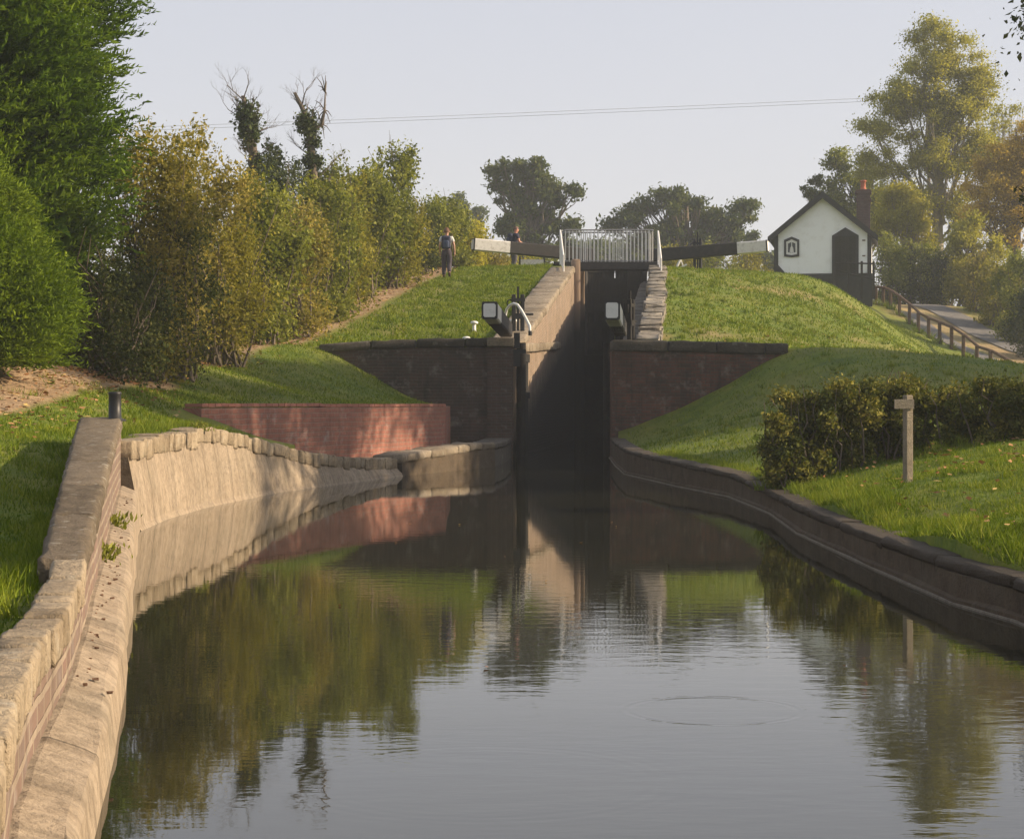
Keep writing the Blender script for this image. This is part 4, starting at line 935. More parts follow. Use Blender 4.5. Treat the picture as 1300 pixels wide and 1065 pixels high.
# left hedge-line shrubs ------------------------------------------------------
def shrub(name, label, mat, px, d, top, hw, n, seed, size=.085, depth=1.5, group=None, twigs=26, cat='shrub', k=46, bot=0, toppx=None):
    x = (px-650)/F*d; z0 = gz(x, d)-.05; z1 = E+(YH-top)/F*d; H = z1-z0; R = np.random.default_rng(seed); cl = []; tx = 0 if toppx is None else (toppx-px)/F*d
    for i in range(k):
        q = R.random(); prof = min(1.0, .80+.35*q) if q < .55 else math.sqrt(max(.03, 1-((q-.55)/.5)**2)); a = R.random()*2*math.pi; rr = R.random()**.5*prof
        s_ = R.uniform(.28, .55)*min(1, hw); cl.append((x+math.cos(a)*rr*(hw-s_*.5)+tx*q**2, d+math.sin(a)*rr*depth, z0+.25+q*(H-.25-s_*.6), s_, s_, s_*1.25))
    for c in [cl[R.integers(len(cl))] for _ in range(26)]:
        if c[2] > z0+H*.45: cl.append((c[0]+R.normal()*.25, c[1]+R.normal()*.25, c[2]+R.uniform(.15,.55), .13, .13, .26))
    t_ = thing(name, label, cat, (x, d, z0), group); Rr = random.Random(seed); mb = MB()
    for i in range(twigs):
        c = cl[Rr.randrange(len(cl))]; b = Vector((x+Rr.uniform(-.4,.4)*hw, d+Rr.uniform(-.4,.4)*depth, z0)); e = Vector((c[0]+Rr.uniform(-.3,.3), c[1]+Rr.uniform(-.3,.3), c[2]+Rr.uniform(.1,.9)))
        mb.tube(limb_path(b, e, Rr, .05), [.03,.026,.02,.015,.01,.004], 4, False)
    mb.build('stem', 'bark', t_, True); foliage('foliage', t_, cl, n, size, mat, seed, 1, .6, .4, (x, d, z0)); return t_
G1 = 'shrubs and small trees of the left hedge line'
shrub('bramble_bush', 'dark shaded bramble bush at the foot of the hedge right beside the tall conifer', 'leaf_dark', 140, 29.5, 330, 1.0, 15000, 11, .06, group=G1)
shrub('hazel_bush', 'tall brown and gold hazel bush next right of the conifer', 'leaf_autumn', 190, 33.5, 160, 1.15, 19000, 12, .075, group=G1, k=60)
shrub('holly_bush', 'dark green bush low in the hedge below the gold hazel', 'leaf_dark', 222, 34.0, 270, .95, 14000, 13, .06, group=G1)
shrub('hazel_bush', 'golden leaved hazel bush with ragged top, left of the ivy clad dead trunks', 'leaf_autumn', 252, 38.5, 168, 1.25, 18000, 14, .08, group=G1, k=60)
shrub('hawthorn_bush', 'olive hawthorn bush low in the hedge above the dirt strip', 'leaf_olive', 278, 39.0, 290, 1.15, 15000, 15, .07, group=G1)
shrub('elder_bush', 'leafy green elder bush below the left ivy clad trunk', 'leaf_green', 325, 45.0, 232, 1.2, 17000, 16, .10, group=G1)
shrub('hawthorn_bush', 'russet brown hawthorn bush right of the leafy elder', 'leaf_autumn', 375, 48.0, 246, 1.15, 16000, 17, .08, group=G1)
shrub('elder_bush', 'large leaved green elder bush in the middle of the hedge', 'leaf_green', 412, 51.0, 238, 1.15, 16000, 18, .10, group=G1)
shrub('willow_bush', 'soft olive willow bush bulging over the grass verge', 'leaf_olive', 432, 53.5, 232, 1.25, 16000, 19, .07, group=G1)
shrub('elder_bush', 'tallest green elder of the hedge with a pointed leafy spire', 'leaf_green', 488, 60.5, 184, 1.3, 17000, 20, .11, group=G1, toppx=502, k=60)
shrub('willow_bush', 'pale olive willow bush left of the woman with the backpack', 'leaf_olive', 497, 61.0, 262, 1.35, 16000, 21, .08, group=G1)
shrub('maple_bush', 'yellow green maple bush with a dark top behind the olive willow', 'leaf_green', 452, 57.5, 196, 1.3, 16000, 22, .11, group=G1, k=60)
shrub('dogwood_bush', 'bright leafy dogwood bush directly behind the woman', 'leaf_green', 565, 71.0, 252, 1.15, 13000, 23, .11, group=G1, toppx=560)
shrub('dogwood_bush', 'sloping yellow green dogwood bush between the woman and the white beam end', 'leaf_yellow', 597, 74.5, 285, .95, 10000, 24, .10, group=G1)
shrub('bramble_bush', 'low russet bramble bush behind the legs of the man', 'leaf_autumn', 625, 77.5, 312, .95, 6000, 25, .09, group=G1)
shrub('bramble_bush', 'low dark green bramble at the hedge end close to the woman', 'leaf_dark', 536, 67.0, 300, .6, 7000, 26, .09, group=G1)
# ivy clad dead trunks
def ivy_tree(label, px, d, pts, ivy_to, seed, spread):
    base = P(pts[0][0], pts[0][1], d); base.z = gz(base.x, d); t_ = thing('dead_tree', label, 'dead tree', base, 'ivy clad dead trees'); R = random.Random(seed); mb = MB()
    ax = [base]+[P(a, b, d) for a, b in pts]; mb.tube(ax, [.20]+[lerp(.17, .045, i/(len(pts)-1)) for i in range(len(pts))], 8)
    def twig(p, dr, L, r_, lv):
        r_ *= .8
        e = p+dr*L; mid = (p+e)/2+Vector([R.uniform(-.08,.08)*L for _ in range(3)]); mb.tube([p, mid, e], [r_, r_*.75, r_*.45], 4, False)
        if lv: 
            for _ in range(R.choice((2,3,3))): twig(p.lerp(e, R.uniform(.45,1)), (dr+Vector((R.uniform(-.8,.8), R.uniform(-.8,.8), R.uniform(-.1,.7)))).normalized(), L*R.uniform(.5,.8), r_*.55, lv-1)
    for i in range(len(ax)*2-2):
        k = max(2, len(ax)-1-i//3); p = ax[k-1].lerp(ax[k], R.random()) if k < len(ax) else ax[-1]
        twig(p, Vector((R.uniform(-1,1)*spread, R.uniform(-.6,.6), R.uniform(.3,1))).normalized(), R.uniform(.35,.75), .028, 4)
    mb.build('trunk', 'bark', t_, True)
    cl = []
    for a, b in zip(ax[:-1], ax[1:]):
        for k in range(5):
            p = a.lerp(b, R.random()); 
            if p.z < E+(YH-ivy_to)/F*d: cl.append((p.x+R.uniform(-.12,.12), p.y+R.uniform(-.15,.15), p.z, R.uniform(.18,.34)))
    foliage('ivy', t_, cl, 9000, .085, 'leaf_ivy', seed, 1, .8, .5, tuple(base)); return t_
ivy_tree('left dead trunk wrapped in ivy with fine bare twigs above the hedge', 322, 54, [(326,300),(324,240),(321,190),(316,160),(312,138),(308,122)], 138, 31, 1.0)
dt = ivy_tree('right dead trunk wrapped in ivy, forking near the top into crooked bare boughs', 398, 56, [(402,300),(400,250),(396,205),(393,170),(385,140),(374,118)], 150, 32, .9)
mb = MB(); R = random.Random(5)
bo = [P(392,168,56), P(401,163,56), P(409,158,56), P(412,140,56), P(413,118,56)]; mb.tube(bo, [.08,.07,.05,.035,.02], 6)
for i in range(26):
    p = bo[R.randrange(2,5)]; e = p+Vector((R.uniform(-.35,.25),R.uniform(-.3,.3),R.uniform(-.5,.5))); mb.tube([p,(p+e)/2+Vector((0,0,.06)),e],[.02,.014,.006],4,False)
mb.build('bough', 'bark', dt, True)
shrub('ivy_bush', 'dark ivy thicket between the two dead trunks', 'leaf_ivy', 362, 55, 172, .75, 11000, 33, .09, group=G1, toppx=352)
shrub('ivy_bush', 'dark ivy thicket right of the forked dead trunk', 'leaf_ivy', 392, 57.5, 215, 1.0, 9000, 34, .09, group=G1)

# conifers at the left edge ----------------------------------------------------
def conifer(name, label, mat, c, r0, ztop, nspray, seed, per=14, L=.62, size=.13, cz=.35, bulge=0.0, leanz=.55, zcut=99):
    x, y = c; z0 = gz(x, y)-.1; t_ = thing(name, label, 'conifer', (x,y,z0)); r = np.random.default_rng(seed)
    mb = MB(); mb.tube([(x,y,z0),(x,y,(z0+ztop)/2),(x,y,ztop-.3)], [r0*.07,r0*.045,.03], 8); mb.build('trunk', 'bark', t_)
    q = r.random(nspray)**.85; h = z0+.1+q*(ztop-z0); prof = r0*np.clip(1-np.clip((q-cz)/(1-cz), 0, 1)**1.6, .03, 1)*np.clip(.80+q*1.2, 0, 1)
    a = r.random(nspray)*2*math.pi; lump = 1+.10*np.sin(a*5+h*1.7)+.08*np.sin(a*9-h*2.9)+.05*np.sin(h*5.3+a*3)+bulge*np.sin(h*1.1+a)
    kp = ((np.sin(a) < .45) & (x+np.cos(a)*prof > -11.6) & (h < z0+zcut)) | (r.random(nspray) < .10); q, h, prof, a, nspray = q[kp], h[kp], prof[kp], a[kp], int(kp.sum()); lump = lump[kp]
    rad = prof*lump*(.62+.38*r.random(nspray)**.5)
    o = np.stack([x+np.cos(a)*rad, y+np.sin(a)*rad, h], 1)
    dr = np.stack([np.cos(a)*1.0, np.sin(a)*1.0, np.full(nspray, leanz)], 1)+r.normal(size=(nspray,3))*.28; dr /= np.linalg.norm(dr, axis=1)[:,None]
    tt = np.tile(np.linspace(.0, 1, per), nspray); O = np.repeat(o, per, 0); D = np.repeat(dr, per, 0); Ls = np.repeat(L*(.6+.7*r.random(nspray)), per)
    p = O+D*(tt*Ls)[:,None]; p[:,2] -= .16*(tt**2)*Ls; side = r.normal(size=p.shape); side -= (side*D).sum(1)[:,None]*D; side /= np.linalg.norm(side, axis=1)[:,None]
    p += side*(.05*(1-tt*.7))[:,None]; V, Q = leaf_quads(p, size, r, aspect=.34, axis=D*.8+side*.55)
    v = np.clip(np.repeat(.30+.25*r.random(nspray)+.16*np.sin(a*4+h*2.2), per)+.22*tt+.08*r.normal(size=len(tt)), 0, 1)
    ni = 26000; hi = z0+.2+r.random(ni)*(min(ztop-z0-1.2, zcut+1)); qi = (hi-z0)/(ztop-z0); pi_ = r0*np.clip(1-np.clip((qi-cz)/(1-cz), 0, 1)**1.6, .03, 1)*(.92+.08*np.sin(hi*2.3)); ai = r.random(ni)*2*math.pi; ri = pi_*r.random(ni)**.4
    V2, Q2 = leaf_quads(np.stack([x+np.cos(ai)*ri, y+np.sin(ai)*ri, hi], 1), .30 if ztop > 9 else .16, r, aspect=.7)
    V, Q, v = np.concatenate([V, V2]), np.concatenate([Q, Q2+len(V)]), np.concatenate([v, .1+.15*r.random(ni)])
    fastmesh('crown', V, Q, mat, t_, v, (x,y,z0)); return t_
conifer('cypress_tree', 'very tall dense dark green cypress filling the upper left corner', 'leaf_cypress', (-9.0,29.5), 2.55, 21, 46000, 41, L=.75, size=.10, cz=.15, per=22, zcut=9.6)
conifer('cypress_tree', 'lower brighter green cypress bulging out below the tall one', 'leaf_cypress_bright', (-7.6,25.4), 1.55, 4.7, 19000, 42, L=.5, size=.065, bulge=.16, cz=.25, leanz=.5)

# distant oaks and trees ---------------------------------------------------------
def ptree(name, label, mat, d, blobs, n, size, seed, cr, k, trunkpx, basey=None, trunk_r=.35, depth=.8, group=None, bark='bark', flat=.75, shell=.5, twigs=0, fork=.3):
    """blobs: (px, py, rx_px, ry_px) ellipses of the crown at distance d"""
    cl = []; tot = sum(b[2]*b[3] for b in blobs)
    for i, (px, py, rx, ry) in enumerate(blobs):
        c = P(px, py, d); s_ = d/F; cl += crown_clumps((c.x, c.y, c.z), (rx*s_, rx*s_*depth, ry*s_), max(2, round(k*rx*ry/tot)), cr, seed*7+i)
    x = (trunkpx-650)/F*d; return tree(name, label, (x, d, gz(x, d)), cl, n, size, mat, seed, trunk_r, fork, bark, group, flat, shell, twigs=twigs)
G2 = 'trees standing beyond the lock'
ptree('oak_tree', 'rounded grey green oak with gaps, behind the man and left of the footbridge', 'leaf_oak', 128, [(668,262,44,50),(640,225,30,22),(672,222,30,20),(712,240,28,22),(716,290,26,14),(625,218,16,10),(730,283,14,8),(655,305,36,28),(690,315,26,20)], 21000, .26, 51, .62, 75, 672, group=G2, trunk_r=.5, twigs=2)
ptree('oak_tree', 'wide spreading grey green oak behind the footbridge and the right beam', 'leaf_oak', 138, [(850,285,60,38),(905,280,48,36),(800,272,26,18),(788,285,18,16),(950,270,20,16),(930,295,34,18),(830,310,50,30),(890,325,60,26),(860,255,40,16)], 30000, .26, 52, .68, 100, 868, group=G2, trunk_r=.55, twigs=2)
ptree('oak_tree', 'small rounded dark tree between the wide oak and the cottage', 'leaf_oak', 150, [(957,318,22,22),(978,335,14,14)], 5000, .25, 53, .6, 14, 958, group=G2, trunk_r=.25)
ptree('oak_tree', 'small distant tree top showing between the hedge and the rounded oak', 'leaf_oak', 170, [(578,262,22,18),(600,275,16,12)], 4500, .3, 54, .7, 12, 580, group=G2, trunk_r=.3)
for i, (px, py, d, w_, lab) in enumerate(((738,318,165,30,'faint distant tree seen through the left end of the footbridge railing'),(775,325,175,36,'faint distant tree seen behind the middle of the footbridge railing'),(815,322,160,30,'faint distant tree seen behind the right end of the footbridge railing'),(1000,345,150,26,'pale distant scrub left of the cottage wall'))):
    ptree('distant_tree', lab, 'leaf_oak', d, [(px,py,w_,18)], 3500, .33, 60+i, .9, 12, px, group=G2, trunk_r=.2)
for i, (px, d, top, hw, lab, mt) in enumerate(((858,96,314,1.5,'olive scrub bush behind the trestle under the right beam','leaf_olive'),(905,99,316,1.7,'olive green scrub bush under the middle of the right beam','leaf_green'),(948,101,318,1.6,'olive scrub bush under the white end of the right beam','leaf_olive'),(690,100,322,1.6,'green scrub bush behind the low pale barrier','leaf_green'),(650,98,318,1.5,'yellow green scrub bush behind the man','leaf_yellow'))):
    shrub('scrub_bush', lab, mt, px, d, top, hw, 5000, 70+i, .13, group='scrub bushes beyond the lock head')
# right side trees
G3 = 'trees behind the cottage and lane'
ptree('ash_tree', 'tall airy yellow green ash tree behind the cottage chimney', 'leaf_ash', 112, [(1195,72,50,36),(1150,130,46,34),(1205,140,52,44),(1240,110,28,42),(1120,165,30,26),(1180,200,58,36),(1240,190,30,40),(1110,205,28,24),(1150,255,50,26),(1210,265,36,28),(1185,35,26,12)], 120000, .13, 81, .72, 330, 1190, group=G3, trunk_r=.36, bark='bark_pale', shell=.62, twigs=3, fork=.2)
ptree('ash_tree', 'darker green tree with a stepped outline left of the tall ash', 'leaf_green', 120, [(1075,215,30,26),(1060,200,16,14),(1095,240,36,30),(1060,250,18,20),(1120,270,34,30),(1078,275,26,22)], 17000, .18, 82, .6, 60, 1095, group=G3, trunk_r=.22, twigs=1)
ptree('spruce_tree', 'small dark pointed tree top rising over the cottage roof', 'leaf_oak', 112, [(1036,232,7,10),(1034,246,12,12),(1022,244,5,8),(1040,262,14,12)], 4500, .14, 83, .32, 18, 1036, group=G3, trunk_r=.1)
ptree('field_maple', 'bright yellow green maple with bare lower trunk right of the chimney', 'leaf_yellow', 106, [(1150,275,36,26),(1125,290,24,24),(1165,300,30,20),(1140,250,26,16)], 30000, .13, 84, .62, 70, 1156, group=G3, trunk_r=.16, bark='bark_pale', twigs=1)
ptree('field_maple', 'orange gold maple at the right edge beside the tall ash', 'leaf_ochre', 104, [(1275,200,34,36),(1300,230,40,60),(1250,235,30,34),(1285,280,40,34),(1330,180,40,40),(1245,275,24,24)], 60000, .13, 85, .62, 150, 1290, group=G3, trunk_r=.3, twigs=2, shell=.55)
ptree('birch_tree', 'thin nearly bare tree top above the orange maple', 'leaf_ash', 125, [(1275,155,28,20),(1292,140,12,14),(1260,170,16,12)], 2200, .15, 86, .6, 22, 1280, group=G3, trunk_r=.14, bark='bark_pale', twigs=4)
ptree('ash_tree', 'slim yellow green tree rising in front of the orange maple base', 'leaf_ash', 98, [(1232,290,22,22),(1255,315,26,18),(1215,310,18,22)], 9000, .14, 87, .5, 34, 1235, group=G3, trunk_r=.14, twigs=1)
for i, (px, d, top, hw, lab, mt, n) in enumerate(((1129,99,300,1.0,'mid green bush filling the gap beside the cottage corner','leaf_green',8000),(1150,101,322,1.3,'dark shaded bush just right of the cottage','leaf_dark',8000),(1175,100,312,1.2,'olive bush at the far bend of the lane','leaf_green',9000),(1200,99,322,1.2,'dark bush beneath the lamp post','leaf_dark',9000),
     (1225,97,328,1.2,'brownish bush at the bend of the lane','leaf_olive',9000),(1250,93,322,1.4,'ochre flecked bush on the far lane verge','leaf_autumn',10000),(1272,88.5,330,1.35,'dense olive bush overhanging the lane verge','leaf_olive',12000),(1300,84.5,318,1.5,'big dark bush at the right edge above the lane','leaf_green',13000),(1325,79,330,1.7,'dark bush cut off by the right edge beside the lane','leaf_dark',12000))):
    shrub('lane_bush', lab, mt, px, d, top, hw, n, 190+i, .12, depth=1.4, group='bushes along the lane')

# clipped hedges on the right bank ----------------------------------------------------
def clipped(label, pts, hw, n, seed, mat='leaf_hedge', gap=None):
    """pts: (x,y,z0,z1) stations"""
    c = pts[len(pts)//2]; t_ = thing('clipped_hedge', label, 'hedge', (c[0],c[1],c[2])); R = random.Random(seed); cl = []
    for a, b in zip(pts[:-1], pts[1:]):
        L = math.hypot(b[0]-a[0], b[1]-a[1])
        for _ in range(int(L*60)):
            q = R.random(); x, y, z0, z1 = [lerp(a[i], b[i], q) for i in range(4)]; w = R.random(); s_ = R.uniform(.11,.2)
            cl.append((x+R.uniform(-hw,hw)*.2, y+R.uniform(-hw,hw), z0+.04+(z1-z0-.16)*w, s_))
    mb = MB()
    for _ in range(34):
        a = R.choice(pts[:-1]); b = pts[pts.index(a)+1]; q = R.random(); x, y, z0, z1 = [lerp(a[i], b[i], q) for i in range(4)]; y -= R.uniform(-.1,.3)
        mb.tube(limb_path((x,y,z0-.05),(x+R.uniform(-.25,.25),y+R.uniform(-.2,.1),lerp(z0,z1,R.uniform(.6,1.04))),R,.0,5,.08),[.014,.012,.011,.008,.006,.003],5,False)
    mb.build('stem', 'bark', t_, True); foliage('foliage', t_, cl, n, .046, mat, seed, 1, .65, .5, (c[0],c[1],c[2])); return t_
clipped('rounded end clipped hedge on the right bank left of the timber post', [(3.02,22.9,.30,1.16),(3.22,22.95,.30,1.42),(3.55,23.0,.40,1.50),(4.2,23.3,.50,1.56),(4.75,23.5,.60,1.66),(5.02,23.6,.66,1.58)], .38, 62000, 101)
clipped('clipped hedge right of the timber post running out of the right edge', [(5.15,23.4,.78,1.50),(5.45,23.2,.78,1.60),(6.0,22.9,.80,1.60),(6.6,22.6,.80,1.62),(7.6,22.3,.82,1.62)], .38, 64000, 102)

# off-frame trees of the right bank whose shade falls over the lock mouth -----------------
def shade_tree(label, c, rad, k, cr, n, seed, base):
    tree('beech_tree', label, base, crown_clumps(c, rad, k, cr, seed, .45)+([(*P(1309,14,31), .36), (*P(1312,40,31), .3), (*P(1308,246,31), .27), (*P(1315,262,31), .3)] if c[1] < 35 else []), n, .11 if c[1] < 35 else .20, 'leaf_dark', seed, .3, .3, group='big trees on the right bank', shell=.5)
SHT = [('large dark tree at the right edge whose branch tips hang into the sky', (13.3,31.0,9.2), (4.6,4.6,4.8), 80, 1.05, 70000, 111, (13.4,31,1.1)),
       ('big tree beyond the right edge shading the bank beside the lock mouth', (19.8,40.6,10.0), (5.2,4.6,4.8), 110, 1.35, 85000, 112, (20,40.6,1.5))]
for a in SHT: shade_tree(*a)

# ------------------------------------------------------------------ grass and litter
def dist_poly(x, y, pts):
    d = np.full(len(x), 1e9)
    for (a, b) in zip(pts[:-1], pts[1:]):
        a, b = np.array(a, float), np.array(b, float); ab = b-a; tt = np.clip(((x-a[0])*ab[0]+(y-a[1])*ab[1])/(ab@ab), 0, 1); d = np.minimum(d, np.hypot(x-a[0]-tt*ab[0], y-a[1]-tt*ab[1]))
    return d
from mathutils.bvhtree import BVHTree
BV = BVHTree.FromObject(ground, bpy.context.evaluated_depsgraph_get())
GV, GN = [], []
def grass_region(n, y0, y1, xf0, xf1, h, w, seed, keep=None, ypow=1.0, tall=0):
    r = np.random.default_rng(seed); y = y0+(y1-y0)*r.random(n)**ypow; x0, x1 = xf0(y), xf1(y); x = x0+(x1-x0)*r.random(n)
    pn = np.sin(x*3.1+y*1.7)*np.sin(x*1.3-y*2.3)+.6*np.sin(x*7+y*5)
    k = (dist_poly(x, y, HEDGE) > .75) & (dist_poly(x, y, [(-7.0,20),(-6.3,23),(-6.2,28),(-6.2,33)]) > .6) & (r.random(n) < .72+.25*pn) & (r.random(n) > .45*np.clip(1.1-dist_poly(x, y, [(-5,47),(-3.5,53),(-2.4,60),(-1.6,66),(-.6,72)])/1.5, 0, 1)) & (r.random(n) > .6*np.clip(1.1-dist_poly(x, y, [(3,49),(9.5,52),(13,62),(15.5,70)])/1.6, 0, 1))
    if keep is not None: k &= keep(x, y)
    x, y, pn = x[k], y[k], pn[k]; n = len(x)
    z = ground_z(x, y) if y0 > 30 else np.array([(lambda h_: h_[0].z if h_[0] is not None else 0)(BV.ray_cast(Vector((a_, b_, 20)), Vector((0,0,-1)))) for a_, b_ in zip(x, y)])
    hh = h*(.55+.9*r.random(n))*(1+.25*pn)*(1+tall*(r.random(n) > .96)); a = r.random(n)*math.pi; ww = w*(.6+.8*r.random(n)); lx, ly = r.normal(size=n)*hh*.5, r.normal(size=n)*hh*.5
    V = np.stack([np.stack([x-np.cos(a)*ww, y-np.sin(a)*ww, z-.01], 1), np.stack([x+np.cos(a)*ww, y+np.sin(a)*ww, z-.01], 1), np.stack([x+lx, y+ly, z+hh], 1)], 1)
    GV.append(V.reshape(-1,3)); GN.append(np.clip(.42+.14*pn+.2*r.normal(size=n), 0, 1))
grass_region(60000, 3.6, 12, lambda y: left_x(y)-2.6, lambda y: edge_l(y)+left_x(y)*0-.02, .034, .0035, 1, tall=.9)
grass_region(36000, 12, 21, lambda y: left_x(y)-3.2, lambda y: left_x(y)-.6, .036, .006, 2, tall=.8)
grass_region(52000, 21, 45, lambda y: -7.4+0*y, lambda y: np.where(y < 27.6, left_x(y)-.5, np.interp(y, [27.6,29,31,33.7,38.3,45], [-4.98,-4.84,-4.2,-3.3,-1.6,-1.7])), .045, .010, 3)
grass_region(110000, 10, 26, lambda y: right_x(y)+.32, lambda y: y*.30+.6, .026, .005, 4, tall=.8)
grass_region(46000, 9.5, 34, lambda y: right_x(y)+.175, lambda y: right_x(y)+.65, .035, .006, 14, tall=.8)
grass_region(16000, 19.8, 28, lambda y: left_x(y)-.75, lambda y: left_x(y)-.26, .05, .006, 15, tall=.8)
grass_region(26000, 26, 45.3, lambda y: right_x(y)+.36, lambda y: y*.27+1, .05, .011, 5, keep=lambda x, y: (y < 44.95) | (x > 6.6))
grass_region(60000, 45.8, 72, lambda y: np.interp(y, [45,50,60,72], [-6.6,-5.2,-4.0,-3.0]), lambda y: .0974*y-4.35-.82, .055, .016, 6)
grass_region(80000, 46.2, 90, lambda y: .0974*y-1.3, lambda y: np.interp(y, [46,66,90], [12,17,17.2]), .055, .018, 7, keep=lambda x, y: ~((y > 85) & (x > 11)))
# ragged taller tufts along edges, posts and here and there on the banks
def tufts(n, fx, fy, h, seed, per=26, w=.005):
    r = np.random.default_rng(seed)
    for i in range(n):
        y = fy(r); x = fx(r, y); z = gz(x, y); m_ = int(per*(.5+r.random())); s_ = .02+.05*r.random()
        xx, yy = x+r.normal(size=m_)*s_, y+r.normal(size=m_)*s_; hh = h*(.4+.9*r.random(m_)); a = r.random(m_)*math.pi; ww = w*(.6+.8*r.random(m_)); lx, ly = r.normal(size=m_)*hh*.55, r.normal(size=m_)*hh*.55
        GV.append(np.stack([np.stack([xx-np.cos(a)*ww, yy-np.sin(a)*ww, np.full(m_, z-.02)], 1), np.stack([xx+np.cos(a)*ww, yy+np.sin(a)*ww, np.full(m_, z-.02)], 1), np.stack([xx+lx, yy+ly, z+hh], 1)], 1).reshape(-1,3)); GN.append(np.clip(.3+.5*r.random()+.12*r.normal(size=m_), 0, 1))
tufts(260, lambda r, y: float(edge_r(y))+.06+abs(r.normal())*.22, lambda r: r.uniform(9,33), .10, 21)
tufts(150, lambda r, y: float(edge_l(y))-.12-abs(r.normal())*.12, lambda r: r.uniform(4,19), .09, 22)
tufts(110, lambda r, y: float(edge_l(y))-.25-abs(r.normal())*.15, lambda r: r.uniform(20,28), .10, 23)
tufts(170, lambda r, y: r.uniform(3.4, y*.27+.6), lambda r: r.uniform(11.5,25), .07, 24)
tufts(200, lambda r, y: r.uniform(-6.5, float(edge_l(y))-.5), lambda r: r.uniform(7,27), .07, 25)
tufts(150, lambda r, y: r.uniform(3.3, 9), lambda r: r.uniform(28,44), .10, 26, w=.009)
tufts(200, lambda r, y: r.uniform(.0974*y-1.2, .0974*y+6), lambda r: r.uniform(46,70), .13, 27, w=.014)
tufts(170, lambda r, y: r.uniform(.0974*y-8.5, .0974*y-5.3), lambda r: r.uniform(46,71), .12, 28, w=.014)
tufts(60, lambda r, y: 5.0+r.normal()*1.4, lambda r: 23.0+r.normal()*.12, .14, 29)
for k_ in range(len(fx)): tufts(4, lambda r, y: fx[k_]+r.normal()*.12, lambda r: FP[k_][3]+r.normal()*.12, .3, 40+k_, w=.015)
GV = np.concatenate(GV); GN = np.concatenate(GN); m = len(GV)//3
tag(fastmesh('grass', GV, np.arange(3*m).reshape(m,3), 'blade', None, GN), kind='stuff')
# grass tufts growing over the curved coping and red wall top, weeds on the wall
def litter(name, n, pts, size, mat, seed, zoff=.012, kind='stuff', label=None):
    r = np.random.default_rng(seed); c = np.array(pts(r, n)); V, Q = leaf_quads(c, size, r, aspect=.7); V = V.reshape(-1,4,3); m_ = V.mean(1, keepdims=True); V[:,:,2] = m_[:,:,2]+(V[:,:,2]-m_[:,:,2])*.35; V[:,:,2] += zoff
    o = fastmesh(name, V.reshape(-1,3), Q, mat, None, r.random(n)); return tag(o, label, kind=kind)
def lp_(r, n):
    k = r.integers(0, len(HEDGE)-1, n); q = r.random(n); H = np.array(HEDGE); p = H[k]+(H[k+1]-H[k])*q[:,None]+r.normal(size=(n,2))*.35; p[:,0] += .25
    q2 = r.random(n) < .4; p[q2,0] = -6+r.normal(size=q2.sum())*.5; p[q2,1] = 15+r.random(q2.sum())*16
    q3 = r.random(n) < .12; p[q3,0] = r.uniform(3.3,7,q3.sum()); p[q3,1] = r.uniform(12,26,q3.sum())
    q4 = r.random(n) < .15; p[q4,0] = r.uniform(5,13,q4.sum()); p[q4,1] = r.uniform(48,70,q4.sum())
    return np.concatenate([p, ground_z(p[:,0], p[:,1])[:,None]+.02], 1)
litter('fallen_leaves', 5200, lp_, .075, 'dryleaf', 3)
litter('floating_leaves', 14, lambda r, n: np.stack([r.uniform(-1.2,1.6,n), r.uniform(8.5,22,n), np.full(n,.004)], 1), .04, 'dryleaf', 5, .004)
WV = []; 
def weed(label, c, n, h, seed):
    t_ = thing('wall_weed', label, 'weed', c); r = np.random.default_rng(seed); p = np.array(c)+r.normal(size=(n,3))*np.array([.05,.09,.0]); p[:,2] = c[2]+r.random(n)*h
    V, Q = leaf_quads(p, .05, r, aspect=.4, axis=np.tile([0.3,-.1,.8], (n,1))); fastmesh('leaves', V, Q, 'leaf_green', t_, np.clip(.55+.2*r.normal(size=n),0,1), c)
weed('green weed sprouting from the ledge of the near wall, lower of two', (-2.52,12.1,.26), 120, .13, 1)
weed('green weed sprouting from the ledge of the near wall, farther clump', (-2.95,14.6,.32), 90, .12, 2)
weed('small weed tuft in the joint at the top of the curved coping', (-3.82,23.9,.93), 160, .10, 3)

# ------------------------------------------------------------------ people
def skin(name, nodes, edges, mat, parent, xf, sub=2):
    names = list(nodes); me = bpy.data.meshes.new(name); me.from_pydata([xf(nodes[k][0]) for k in names], [(names.index(a), names.index(b)) for a, b in edges], [])
    o = bpy.data.objects.new(name, me); C.objects.link(o); o.parent = parent; me.materials.append(M[mat] if isinstance(mat, str) else mat)
    md = o.modifiers.new('Skin', 'SKIN'); sk = me.skin_vertices[0].data if me.skin_vertices else None
    if sk is None:
        import bmesh
        bm = bmesh.new(); bm.from_mesh(me); bm.verts.layers.skin.verify(); bm.to_mesh(me); bm.free(); sk = me.skin_vertices[0].data
    for i, k in enumerate(names):
        r = nodes[k][1]; sk[i].radius = (r, r) if not isinstance(r, tuple) else r; sk[i].use_root = (i == 0)
    md.use_smooth_shade = True; s_ = o.modifiers.new('Subdivision', 'SUBSURF'); s_.levels = s_.render_levels = sub
    return o
def pmat(name, c, rough=.8, trs=None):
    t = NT(name); n = t.noise(30, 3); t.col(t.mix(t.math('MULTIPLY', n, .35), c, tuple(x*.55 for x in c))).rough(rough); t.bump(t.noise(14, 3), .35, .02); M[name] = t.m
